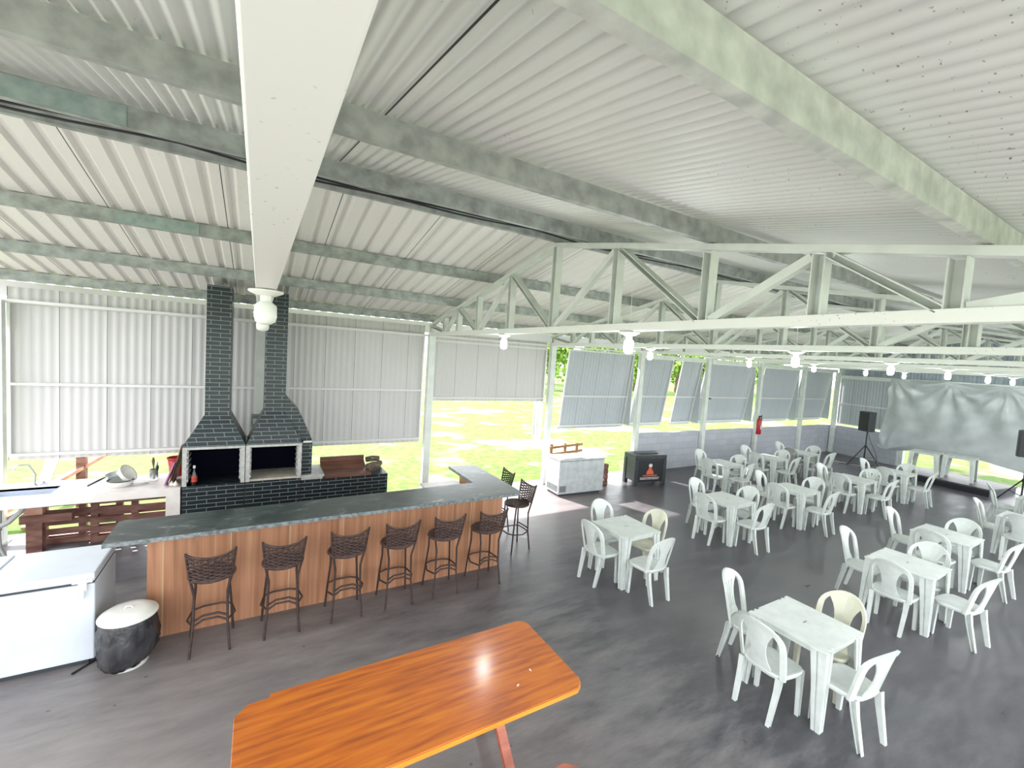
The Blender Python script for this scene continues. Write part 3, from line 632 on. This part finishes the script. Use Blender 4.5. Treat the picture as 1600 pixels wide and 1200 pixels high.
MB().box(-2.72, -2.2, 8.15, 8.28, 0.42, 0.53).build('beam', 'pallet', tb, 0.004); MB().box(-2.66, -2.50, 8.16, 8.27, 0, 0.42).build('leg', 'pallet', tb, 0.004); MB().box(-2.68, -2.5, 8.17, 8.27, 0.53, 0.78).build('upright', 'timber', tb, 0.004)
def plank(a, b, w_, h_, label, mt='timber'):
    tag(MB().bar(a, b, w_, h_).build('timber_plank', mt), label, 'plank', 'timbers outside the hall')
plank((-3.6, 9.4, 0.02), (-1.75, 10.3, 1.3), 0.16, 0.05, 'pale timber plank sloping up outside the sink counter')
plank((-3.0, 9.3, -0.02), (-3.3, 12.2, 1.5), 0.16, 0.05, 'pinkish timber plank sloping behind the faucet')
plank((-2.55, 9.9, -0.06), (-2.55, 9.9, 1.25), 0.12, 0.12, 'short brown timber post outside the sink counter', 'pallet')
plank((-3.55, 8.7, 0.05), (-2.3, 8.95, 0.75), 0.14, 0.05, 'pinkish plank leaning below the sink counter')
# fence outside behind white freezer and pallet
fe = empty('rail_fence', (0, 0, 0)); tag(fe, 'small brown wooden rail fence on the lawn behind the white freezer', 'fence')
for z in (0.30, 0.50): MB().bar((7.3, 10.2, z), (8.65, 10.25, z+0.06), 0.04, 0.07).build('rail', 'fence', fe)
for x in (7.5, 8.0, 8.45): MB().box(x-0.04, x+0.04, 10.24, 10.28, -0.06, 0.60).build('picket', 'fence', fe)
pallet((7.35, 8.22, 0), (0, 0, -0.3), 0.42, 0.52, 'small dark wooden pallet standing just behind the white freezer', 4)

# ------------------------------------------------------------------ chest freezers
f1 = empty('chest_freezer', (0, 0, 0)); tag(f1, 'large white chest freezer beside the bar end, with two lids', 'freezer')
MB().box(-2.75, -1.25, 5.20, 5.88, 0.05, 0.775).build('body', 'enamel', f1, 0.012)
MB().box(-2.74, -1.26, 5.215, 5.87, 0.775, 0.80).build('gasket', 'gasket', f1)
for a, b in ((-2.75, -1.985), (-1.975, -1.25)): MB().box(a, b, 5.19, 5.89, 0.80, 0.875).build('lid', 'enamel', f1, 0.012)
MB().box(-1.36, -1.30, 5.175, 5.20, 0.72, 0.84).box(-1.40, -1.26, 5.17, 5.195, 0.80, 0.825).box(-1.345, -1.315, 5.16, 5.18, 0.66, 0.74).build('latch', 'bucket_white', f1, 0.003)
MB().box(-2.7, -1.30, 5.24, 5.84, 0.0, 0.05).build('plinth', 'gasket', f1)
f2 = empty('chest_freezer', (5.90, 7.70, 0), 0.0); tag(f2, 'smaller worn white chest freezer standing by the open bay', 'freezer')
f2.rotation_euler = (0, 0, -0.05)
MB().box(0, 1.27, 0, 0.55, 0.05, 0.80).build('body', 'enamel_old', f2, 0.01)
MB().box(-0.005, 1.275, -0.01, 0.56, 0.81, 0.85).build('lid', 'enamel_old', f2, 0.008)
MB().box(0.12, 0.66, 0.04, 0.5, 0.85, 0.856).build('glass_panel', 'glass_blue', f2)
MB().box(0.03, 0.20, -0.006, 0, 0.10, 0.24).build('side_grille', 'grille', f2)
g = MB()
for k in range(9): g.box(-0.006, 0, 0.05+k*0.05, 0.075+k*0.05, 0.10, 0.24)
g.build('end_grille', 'grille', f2); MB().box(0.04, 1.2, 0.04, 0.5, 0.0, 0.05).build('plinth', 'gasket', f2)

# black cooler
ck = empty('cooler_box', (8.30, 7.72, 0), -0.16); tag(ck, 'black insulated cooler box with orange printed front', 'cooler')
CW, CD, CH_ = 0.98, 0.50, 0.80
MB().box(0.02, CW-0.02, 0.02, CD-0.02, 0.12, 0.68).build('body', 'charcoal', ck, 0.012)
MB().box(0, CW, 0, CD, 0.68, CH_).build('lid', 'charcoal', ck, 0.02)
for x in (0.0, CW-0.10):
    for y in (0.0, CD-0.10): MB().box(x, x+0.10, y, y+0.10, 0.0, 0.68).build('leg', 'charcoal', ck, 0.01)
MB().box(0.10, CW-0.10, 0.012, 0.02, 0.10, 0.66).build('front_panel', 'black', ck)
MB().box(0.2, 0.8, 0.15, 0.35, CH_, CH_+0.02).build('lid_recess', 'charcoal', ck, 0.008)
pr = MB(); pr.cur = 0
def ptri(pts): pr.prism([(x, z) for x, z in pts], 0.006, 0.013, 'y')
ptri([(0.36, 0.30), (0.60, 0.30), (0.56, 0.40), (0.52, 0.42), (0.52, 0.50), (0.44, 0.50), (0.42, 0.42), (0.38, 0.38)])
pr.build('orange_figure_print', 'orange_print', ck)
MB().prism([(0.48+0.055*math.cos(a*PI/6), 0.53+0.045*math.sin(a*PI/6)) for a in range(12)], 0.004, 0.012, 'y').build('white_foam_print', 'white_print', ck)
rr = random.Random(3)
def dashes(z, x0, x1, h, mt, nm):
    q = MB(); x = x0
    while x < x1:
        l = rr.uniform(0.012, 0.03); q.box(x, min(x+l, x1), 0.006, 0.013, z, z+h*rr.uniform(0.8, 1)); x += l+0.007
    q.build(nm, mt, ck)
dashes(0.25, 0.26, 0.70, 0.035, 'orange_print', 'orange_lettering'); dashes(0.205, 0.18, 0.78, 0.018, 'white_print', 'white_lettering'); dashes(0.17, 0.18, 0.76, 0.018, 'white_print', 'white_lettering')

# bin
bn = empty('rubbish_bin', (-0.99, 5.09, 0)); tag(bn, 'white bin wrapped in a black bag between freezer and bar', 'bin')
MB().lathe([(0.145, 0), (0.15, 0.01), (0.19, 0.46), (0.185, 0.46)], n=28).build('bucket', 'bucket_white', bn)
n_ = 40; rings = []
for z, r in [(0.09, 0.165), (0.05, 0.175), (0.10, 0.205), (0.18, 0.225), (0.28, 0.222), (0.38, 0.215), (0.46, 0.20), (0.48, 0.196)]:
    rings.append([((r+0.010*math.sin(k*3.1+z*40)+0.008*math.sin(k*1.7+z*23))*math.cos(2*PI*k/n_), (r+0.010*math.sin(k*2.3+z*31)+0.008*math.cos(k*1.3+z*17))*math.sin(2*PI*k/n_), z + (0.035*math.cos(2*PI*k/n_ - 0.6)*(1 if z < 0.15 else 0))) for k in range(n_)])
MB().loft(rings, cap=False, smooth=True).build('rubbish_bag', 'bag', bn)
ld = MB().lathe([(0.01, 0.47), (0.215, 0.468), (0.222, 0.478), (0.216, 0.49), (0.19, 0.495), (0.17, 0.52), (0.10, 0.535), (0.005, 0.537)], n=36).build('lid', 'bucket_white', bn)
MB().tube([(-0.03, 0, 0.535), (-0.02, 0, 0.553), (0.02, 0, 0.553), (0.03, 0, 0.535)], 0.007, 6).build('lid_handle', 'bucket_white', ld)
tag(MB().tube([(-1.24, 5.26, 0.01), (-1.36, 5.12, 0.01), (-1.38, 5.10, 0.01)], 0.008, 6).build('power_cord', 'black'), 'short black cord on the floor by the large freezer', 'cord')

# ------------------------------------------------------------------ bar stools
def make_stool():
    e = empty('bar_stool')
    SZ = 0.74
    # seat at origin, backrest on the -y side
    mb = MB(); mb.tube([(0.19*math.cos(2*PI*k/28), 0.19*math.sin(2*PI*k/28), SZ) for k in range(28)], 0.017, 8, closed=True)
    mb.lathe([(0.18, SZ-0.012), (0.18, SZ+0.004), (0.1, SZ+0.0), (0.001, SZ-0.004)], n=28)
    for k in range(-8, 9):
        x = k*0.021; hw = math.sqrt(max(0, 0.182**2-x*x))
        mb.tube([(x, -hw+2*hw*j/8, SZ+0.008+(0.005 if (j+k) % 2 else -0.003)) for j in range(9)], 0.0085, 5, flat=0.5)
        mb.tube([(-hw+2*hw*j/8, x, SZ+0.008+(0.005 if (j+k+1) % 2 else -0.003)) for j in range(9)], 0.0085, 5, flat=0.5)
    mb.build('seat', 'wicker', e)
    # backrest: curved panel, height 0.76..1.02, corners peaked
    def bp(u, v):            # u -1..1, v 0..1
        w_ = 0.168 + 0.03*v; x = w_*u; top = 0.24 + 0.05*abs(u)**2.2
        return Vector((x, -0.165 - 0.055*v - 0.035*(1-u*u), SZ+0.02+top*v))
    mb = MB()
    for v in (0.0, 1.0): mb.tube([bp(-1+2*i/14, v) for i in range(15)], 0.011, 6)
    for u in (-1, 1): mb.tube([bp(u, j/6*1.05) for j in range(7)], 0.013, 6)
    rows = 13
    for j in range(1, rows):
        v = j/rows
        mb.tube([bp(-1+2*i/16, v) + Vector((0, (0.008 if (i//2+j) % 2 else -0.008), 0)) for i in range(17)], 0.0095, 5, flat=0.75)
    for k in range(1, 7):
        u = -1+2*k/7; mb.tube([bp(u, j/4) for j in range(5)], 0.006, 5)
    mb.build('backrest', 'wicker', e)
    for sx in (-1, 1):
        MB().tube([(sx*0.150, 0.12, SZ-0.01), (sx*0.145, 0.13, 0.55), (sx*0.165, 0.16, 0.30), (sx*0.185, 0.19, 0.0)], 0.0125, 8).build('leg', 'wicker_leg', e)
        MB().tube([(sx*0.165, -0.165, SZ+0.02), (sx*0.135, -0.14, 0.60), (sx*0.14, -0.15, 0.30), (sx*0.165, -0.185, 0.0)], 0.0125, 8).build('leg', 'wicker_leg', e)
    mb = MB(); z = 0.30
    mb.tube([(0.165, 0.16, z), (0.20, 0.0, z-0.01), (0.14, -0.15, z)], 0.010, 8).tube([(-0.165, 0.16, z), (-0.20, 0.0, z-0.01), (-0.14, -0.15, z)], 0.010, 8)
    mb.tube([(0.165, 0.16, z), (0.08, 0.205, z), (-0.08, 0.205, z), (-0.165, 0.16, z)], 0.010, 8)
    mb.tube([(-0.14, -0.15, z+0.05), (-0.06, -0.12, z+0.075), (0.06, -0.12, z+0.075), (0.14, -0.15, z+0.05)], 0.011, 8)
    mb.tube([(-0.14, -0.15, z), (-0.06, -0.115, z+0.03), (0.06, -0.115, z+0.03), (0.14, -0.15, z)], 0.010, 8)
    mb.build('footrest_ring', 'wicker_leg', e)
    return e
st0 = make_stool()
SS = [(-0.35, 5.10, 0.02), (0.28, 5.12, 0.0), (0.93, 5.13, 0.0), (1.53, 5.14, 0.0), (2.13, 5.14, -0.02), (2.74, 5.13, 0.0), (3.66, 5.84, PI/2+0.1), (3.72, 6.62, PI/2)]
SN = ['nearest the rubbish bin', 'second from the rubbish bin', 'third from the rubbish bin', 'fourth from the rubbish bin', 'second from the counter corner', 'at the end of the counter front',
      'standing clear of the counter end', 'mostly hidden behind the counter corner']
for i, (x, y, r) in enumerate(SS):
    o = st0 if i == 0 else copy_tree(st0); o.location = (x, y, 0); o.rotation_euler = (0, 0, r)
    tag(o, 'dark brown woven wicker bar stool %s' % SN[i], 'bar stool', 'wicker bar stools at the bar')

# ------------------------------------------------------------------ orange trestle table and bench
ot = empty('trestle_table', (0, 0, 0)); tag(ot, 'long varnished orange wooden table with chamfered corners', 'table')
tx0, tx1, ty0, ty1, tz = -0.08, 2.09, 2.24, 3.09, 0.78
cc = 0.07
poly = [(tx0+cc, ty0), (tx1-cc, ty0), (tx1-0.02, ty0+0.03), (tx1, ty0+cc), (tx1, ty1-cc), (tx1-0.02, ty1-0.03), (tx1-cc, ty1), (0.12, ty1), (0.11, ty1-0.035), (tx0+cc, ty1-0.04), (tx0, ty1-0.12), (tx0, ty0+cc)]
MB().prism(poly, tz-0.012, tz).build('table_top', 'orange', ot, 0.004)
MB().prism([(x, y) for x, y in poly], tz-0.045, tz-0.012).build('edge_band', 'orange_edge', ot)
for xx in (0.30, 1.62):
    for a, b in (((xx, 3.0, 0.735), (xx, 2.30, 0.0)), ((xx+0.05, 2.34, 0.735), (xx+0.05, 3.04, 0.0))):
        MB().bar(a, b, 0.07, 0.045).build('leg', 'red_wood', ot, 0.003)
    MB().box(xx-0.03, xx+0.03, 2.32, 3.02, 0.69, 0.735).build('cross_rail', 'red_wood', ot)
MB().box(0.3, 1.65, 2.64, 2.70, 0.33, 0.39).build('stretcher', 'red_wood', ot)
for k, (x, y, a) in enumerate([(1.64, 2.44, 0.5), (1.80, 2.53, 1.6)]):
    o = MB().ell((0, 0, 0.003), 0.014, 0.006, 0.003, 8).build('food_crumb', 'garlic'); o.location = (x, y, tz); o.rotation_euler = (0, 0, a)
    tag(o, ('white crumb near the front edge of the orange table', 'small pale crumb near the corner of the orange table')[k], 'crumb', 'crumbs on the orange table')
bc = empty('wooden_bench', (0, 0, 0)); tag(bc, 'reddish wooden bench along the front of the orange table', 'bench')
MB().prism([(-0.1, 1.72), (1.82, 1.72), (1.87, 1.78), (1.87, 2.02), (1.80, 2.08), (-0.1, 2.08)], 0.41, 0.45).build('seat', 'red_wood', bc, 0.004)
for x in (0.25, 1.55):
    for a, b in ((1.82, 1.74), (1.98, 2.06)): MB().bar((x, a, 0.41), (x, b, 0.0), 0.07, 0.04, up=(0, 1, 0)).build('leg', 'red_wood', bc)

# ------------------------------------------------------------------ plastic tables and chairs
def make_table():
    e = empty('plastic_table'); H = 0.35; n = 0.02
    def side(sy):
        a = [(-H, 0), (-H+0.05, 0), (-H+0.055, -n), (-H+0.085, -n), (-H+0.09, 0), (-H+0.115, 0), (-H+0.12, -n), (-H+0.15, -n), (-H+0.155, -0.004)]
        b = [(-x, y) for x, y in a][::-1]
        return [(x, H+y) for x, y in a+b] if sy > 0 else [(-x, -(H+y)) for x, y in a+b]
    out = side(1) + side(-1)
    out = [(x, y) for x, y in out][::-1]
    MB().prism(out, 0.70, 0.72).build('table_top', 'plastic', e, 0.004)
    q = 0.325
    MB().box(-q, q, -q, -q+0.015, 0.655, 0.70).box(-q, q, q-0.015, q, 0.655, 0.70).box(-q, -q+0.015, -q, q, 0.655, 0.70).box(q-0.015, q, -q, q, 0.655, 0.70).build('apron', 'plastic', e)
    MB().box(-0.03, 0.03, -0.006, 0.006, 0.7195, 0.7205).build('vent_slot', 'grille', e)
    for sx in (-1, 1):
        for sy in (-1, 1):
            def sec(w, x, y, z):
                s = [(0, 0), (0, 0.5), (0.12, 0.5), (0.12, 0.62), (0, 0.62), (0, 1), (0.14, 1), (0.14, 0.14), (1, 0.14), (1, 0), (0.62, 0), (0.62, 0.12), (0.5, 0.12), (0.5, 0)]
                return [(sx*(x-w*a), sy*(y-w*b), z) for a, b in s]
            MB().loft([sec(0.13, 0.342, 0.342, 0.70), sec(0.105, 0.35, 0.35, 0.45), sec(0.07, 0.358, 0.358, 0.0)]).build('leg', 'plastic', e)
    return e
def make_chair(mt, slots=False):
    e = empty('plastic_chair')
    SZ = 0.44
    # seat
    def ring(sc, z, n=28):
        r = []
        for k in range(n):
            a = 2*PI*k/n; c_, s_ = math.cos(a), math.sin(a)
            f = (abs(c_)**4 + abs(s_)**4)**-0.25
            y = 0.190*sc*f*s_ - 0.012; x = (0.215 - 0.02*(-s_))*sc*f*c_
            r.append((x, y+0.0, z))
        return r
    mb = MB(); mb.loft([ring(0.94, SZ-0.045), ring(1.0, SZ-0.02), ring(0.99, SZ-0.004), ring(0.95, SZ), ring(0.85, SZ-0.006), ring(0.5, SZ-0.016), ring(0.02, SZ-0.018)], smooth=True); mb.build('seat', mt, e)
    def bpos(x, h):
        return Vector((x, -0.185 - (h-SZ)*0.24 - 0.10*(max(0, h-0.8)) + 1.3*x*x - 0.02, h))
    th = 0.012
    # outer loop
    path = []
    for h in (0.40, 0.50, 0.60, 0.68): path.append((0.188+0.012*math.sin((h-0.4)/0.28*PI/2), h))
    arch = [(0.20*math.cos(a*PI/16), 0.70+0.185*math.sin(a*PI/16)**0.9) for a in range(0, 17)]
    left = path; right = [(-x, h) for x, h in path[::-1]]
    full = left + arch + right
    mb = MB(); W2 = 0.019; pts = []
    rings = []
    for i, (x, h) in enumerate(full):
        p0 = full[max(0, i-1)]; p1 = full[min(len(full)-1, i+1)]
        dx, dh = p1[0]-p0[0], p1[1]-p0[1]; l = math.hypot(dx, dh) or 1; nx, nh = dh/l, -dx/l
        w_ = W2
        q = [bpos(x+nx*w_, h+nh*w_), bpos(x-nx*w_, h-nh*w_)]
        f = Vector((0, th, 0))
        rings.append([q[0]-f, q[0]+f, q[1]+f, q[1]-f])
    mb.loft(rings, smooth=False)
    # splat
    prof = [(0.445, 0.105), (0.47, 0.10), (0.52, 0.078), (0.58, 0.070), (0.64, 0.072), (0.70, 0.085), (0.75, 0.105), (0.79, 0.128), (0.82, 0.147), (0.85, 0.125), (0.872, 0.06)]
    def strip(u0, u1, pr_):
        rg = []
        for h, s_ in pr_:
            row = []
            for t in range(5):
                u = u0+(u1-u0)*t/4; p = bpos(s_*u, h); row.append(p)
            rg.append([p + Vector((0, -0.005, 0)) for p in row] + [p + Vector((0, 0.005, 0)) for p in row[::-1]])
        mb.loft(rg, smooth=False)
    if slots:
        strip(-1, 1, prof[:3]); strip(-1, 1, prof[7:]); md = prof[2:8]
        for a, b in ((-1, -0.62), (-0.45, -0.09), (0.09, 0.45), (0.62, 1)): strip(a, b, md)
    else: strip(-1, 1, prof)
    mb.build('backrest', mt, e)
    for sx in (-1, 1):
        for fr in (1, -1):
            def sec(w, d, x, y, z, t=0.007):
                # channel opening sideways (outwards)
                s = [(0, 0), (w, 0), (w, t), (t, t), (t, d-t), (w, d-t), (w, d), (0, d)]
                return [(sx*(x-w+a), fr*(y-b), z) for a, b in s]
            if fr > 0: rg = [sec(0.045, 0.065, 0.205, 0.160, SZ-0.02), sec(0.038, 0.052, 0.210, 0.150, 0.30), sec(0.034, 0.036, 0.212, 0.145, 0.0)]
            else: rg = [sec(0.045, 0.06, 0.195, 0.20, SZ-0.02), sec(0.038, 0.052, 0.19, 0.215, 0.30), sec(0.034, 0.036, 0.178, 0.272, 0.0)]
            MB().loft(rg).build('leg', mt, e)
    return e
tb0 = make_table(); ch = {'w': make_chair('plastic'), 'c': make_chair('plastic_cream'), 's': make_chair('plastic', True), 'g': make_chair('plastic_grey')}
used = {k: False for k in ch}
TABS = [ # x, y, rotation, phrase, chair kinds (+y, -x, +x, -y), chair tweaks {side: (dx, dy, turn)}
 (4.63, 2.00, 0.00, 'first table of the right row', 'swcw', {0: (-.06, .0, .2), 1: (0, .05, -.05), 2: (0, 0, -.08), 3: (.0, .11, -.14)}),
 (7.48, 2.12, 0.02, 'second table of the right row', 'wwww', {0: (.07, .01, .05), 3: (.08, 0, -.14), 1: (0, -.03, .03)}),
 (9.54, 2.28, 0.00, 'third table of the right row', 'wwww', {0: (.04, 0, .05), 3: (.12, .02, -.08)}),
 (12.34, 1.90, 0.00, 'fourth table of the right row', 'wwww', {0: (0, -.06, .1)}),
 (14.75, 2.10, 0.00, 'fifth table of the right row', 'wwww', {0: (-.1, .05, .3)}),
 (4.72, 4.48, 0.00, 'first table of the middle row', 'wwcw', {0: (0.02, -.10, -.05), 3: (-.05, -.045, 0.02), 1: (.01, .03, .04)}),
 (7.60, 4.77, 0.00, 'second table of the middle row', 'wwww', {3: (.03, 0, -.06)}),
 (9.80, 4.70, 0.00, 'third table of the middle row', 'wwww', {2: (.12, 0, .05), 0: (-.04, 0, .1)}),
 (12.36, 4.66, 0.00, 'fourth table of the middle row', 'wwsw', {2: (.2, 0, 0), 3: (.05, 0, 0)}),
 (14.60, 4.60, 0.00, 'fifth table of the middle row', 'wwww', {}),
 (10.40, 6.74, 0.00, 'first table beside the block wall', 'wwww', {1: (0, -.05, .08)}),
 (12.62, 6.80, 0.00, 'second table beside the block wall', 'wwww', {0: (-.05, 0, -.1)}),
 (14.60, 6.90, 0.00, 'third table beside the block wall', 'wgww', {3: (.1, -.05, -.1)})]
CHN = {'w': 'white', 'c': 'cream-tinted white', 's': 'slot-backed white', 'g': 'greyish'}
SIDE = [((0.03, 0.47), PI, 'block-wall side'), ((-0.42, 0.0), -PI/2, 'bar side'), ((0.34, -0.06), PI/2, 'stage side'), ((-0.06, -0.50), 0.0, 'near side')]
tfirst = True
for x, y, r, ph, kinds, tw in TABS:
    o = tb0 if tfirst else copy_tree(tb0); tfirst = False
    o.location = (x, y, 0); o.rotation_euler = (0, 0, r); tag(o, 'square white plastic table, %s' % ph, 'table', 'white plastic tables')
    for si, ((off, rot, nm), k) in enumerate(zip(SIDE, kinds)):
        c_ = ch[k] if not used[k] else copy_tree(ch[k]); used[k] = True
        jx, jy, jr = tw.get(si, (0, 0, 0.03*(si-1.5)))
        c_.location = (x+off[0]+jx, y+off[1]+jy, 0); c_.rotation_euler = (0, 0, rot+jr)
        tag(c_, '%s plastic chair, %s of the %s' % (CHN[k], nm, ph), 'chair', 'white plastic chairs around the tables')
# stage
sg = empty('stage', (0, 0, 0)); tag(sg, 'low dark wooden stage platform below the hanging tarp', 'stage')
TS = Matrix.Translation((18.15, 5.75, 0)) @ Matrix.Rotation(math.atan2(-1, -0.12), 4, 'Z')
MB().box(0, 2.25, 0, 1.7, 0.16, 0.21).build('deck', 'stage', sg); MB().box(0.02, 2.23, 0.02, 1.68, 0, 0.16).build('skirt', 'stage_edge', sg)
sg.matrix_world = TS
for k, (x, y) in enumerate([(18.42, 5.10), (18.72, 4.38)]):
    o = copy_tree(tb0); o.location = (x, y, 0.21); o.rotation_euler = (0, 0, 0.1)
    tag(o, 'white plastic table on the dark stage, %s' % ('nearer the block wall' if k == 0 else 'away from the block wall'), 'table', 'white plastic tables')

# loudspeakers
def speaker(x, y, zt, rz, l1, l2, h=0.70, w_=0.42):
    e = empty('speaker_stand', (x, y, 0), rz); tag(e, l1, 'speaker stand', 'speaker stands')
    MB().tube([(0, 0, 0.25), (0, 0, zt-h+0.02)], 0.019, 10).build('pole', 'black', e)
    MB().lathe([(0.035, 0.68), (0.035, 0.76)], n=12).lathe([(0.03, 0.28), (0.03, 0.33)], n=12).build('collar', 'black', e)
    for k in range(3):
        a = k*2*PI/3+0.3; MB().bar((0.03*math.cos(a), 0.03*math.sin(a), 0.72), (0.55*math.cos(a), 0.55*math.sin(a), 0.01), 0.03, 0.02).bar((0.02*math.cos(a), 0.02*math.sin(a), 0.30), (0.27*math.cos(a), 0.27*math.sin(a), 0.38), 0.02, 0.012).build('leg', 'black', e)
    s = empty('loudspeaker', (x, y, zt-h), rz); tag(s, l2, 'loudspeaker', 'black loudspeakers')
    MB().prism([(-w_/2, -0.18), (w_/2, -0.18), (w_/2, -0.02), (w_/2*0.6, 0.17), (-w_/2*0.6, 0.17), (-w_/2, -0.02)], 0, h).build('cabinet', 'charcoal', s, 0.02)
    MB().box(-w_/2+0.02, w_/2-0.02, -0.19, -0.178, 0.04, h-0.04).build('front_grille', 'black', s, 0.005)
speaker(18.7, 6.80, 1.96, -2.0, 'black tripod stand under the loudspeaker beside the tarp', 'black loudspeaker on a tripod in front of the corner flap')
speaker(17.4, 2.86, 2.04, -1.2, 'black tripod stand at the picture edge beside the stage', 'black loudspeaker in front of the tarp on the far side of the stage')
tag(MB().tube([(18.75, 6.82, 1.3), (18.9, 6.75, 0.9), (19.0, 6.6, 0.5), (19.05, 6.55, 0.2), (19.2, 6.7, 0.01), (18.3, 7.4, 0.01)], 0.008, 6).build('speaker_cable', 'black'), 'thin black cable hanging below the loudspeaker by the corner', 'cable')
# fire extinguisher
fx = empty('fire_extinguisher', (15.10, YW-0.16, 0.95)); tag(fx, 'red fire extinguisher hanging on a white post above the block wall', 'fire extinguisher')
MB().lathe([(0.07, 0), (0.085, 0.02), (0.085, 0.46), (0.06, 0.53), (0.025, 0.56)], n=20).build('cylinder', 'red', fx)
MB().lathe([(0.022, 0.55), (0.022, 0.62)], n=10).box(-0.02, 0.09, -0.015, 0.015, 0.60, 0.64).build('valve', 'black', fx)
MB().tube([(0.02, 0, 0.60), (0.11, 0, 0.66), (0.14, 0, 0.5), (0.12, 0, 0.25)], 0.012, 8).build('hose', 'black', fx)
MB().box(-0.05, 0.05, -0.088, -0.084, 0.18, 0.34).build('label', 'white_print', fx)
o = MB().box(-0.07, 0.07, -0.006, 0, 0, 0.24).build('fire_sign', 'red'); o.location = (15.10, YW-0.075, 1.78); tag(o, 'small red fire sign above the extinguisher', 'sign')
MB().box(-0.03, 0.03, -0.008, -0.006, 0.06, 0.18).build('white_symbol', 'white_print', o)

# ------------------------------------------------------------------ trees beyond the lawn
def tree_mesh(seed, Rr, Hh):
    r = random.Random(seed); mb = MB()
    for c_ in range(26):
        a = r.uniform(0, 2*PI); rad = Rr*math.sqrt(r.random())*0.8; cx, cy = rad*math.cos(a), rad*math.sin(a); cz = Hh*(0.25+0.65*r.random()); br = Rr*r.uniform(0.3, 0.45)
        for k in range(90):
            d = Vector((r.gauss(0, 1), r.gauss(0, 1), r.gauss(0, 1))).normalized()*br*r.uniform(0.75, 1.0); p = Vector((cx, cy, cz))+d
            u = Vector((r.gauss(0, 1), r.gauss(0, 1), r.gauss(0, 1))).normalized()*0.22; v_ = u.cross(d).normalized()*0.14
            mb.add([p-u, p-v_, p+u, p+v_], [(0, 1, 2, 3)])
    return mb
tp = empty('tree', (0, 0, 0)); tree_mesh(2, 2.6, 6.5).build('crown', 'leaf', tp); MB().tube([(0, 0, -0.1), (0.1, 0, 2), (0, 0.1, 4.2)], [0.25, 0.2, 0.1], 8).build('trunk', 'bark', tp)
TR = [(20.5, 37), (26.6, 37), (32.5, 36), (38.5, 37), (44.6, 36), (50.8, 37), (57, 36), (64, 37), (30, 48), (42, 49)]
TRN = ['seen through the gap above the white freezer', 'second along the tree line from the freezer gap', 'third along the tree line', 'fourth along the tree line', 'fifth along the tree line, behind the wall flaps', 'sixth along the tree line', 'seventh along the tree line', 'last along the tree line', 'in the second line behind the third', 'in the second line, farthest back']
for i, (x, y) in enumerate(TR):
    o = tp if i == 0 else copy_tree(tp); o.location = (x, y, -0.06); o.rotation_euler = (0, 0, i*1.3); s = 0.85+0.3*((i*37) % 10)/10; o.scale = (s, s, s)
    tag(o, 'bright green leafy tree beyond the lawn, %s' % TRN[i], 'tree', 'trees beyond the lawn')

rk = MB().ell((0, 0, 0.45), 1.0, 0.8, 0.75).build('boulder', 'bark'); rk.location = (51.5, 69, -0.1)
MB().ell((-0.45, -0.35, 0.3), 0.6, 0.6, 0.5).build('pale_face', 'garlic', rk); tag(rk, 'round brown and white boulder far across the lawn', 'boulder')
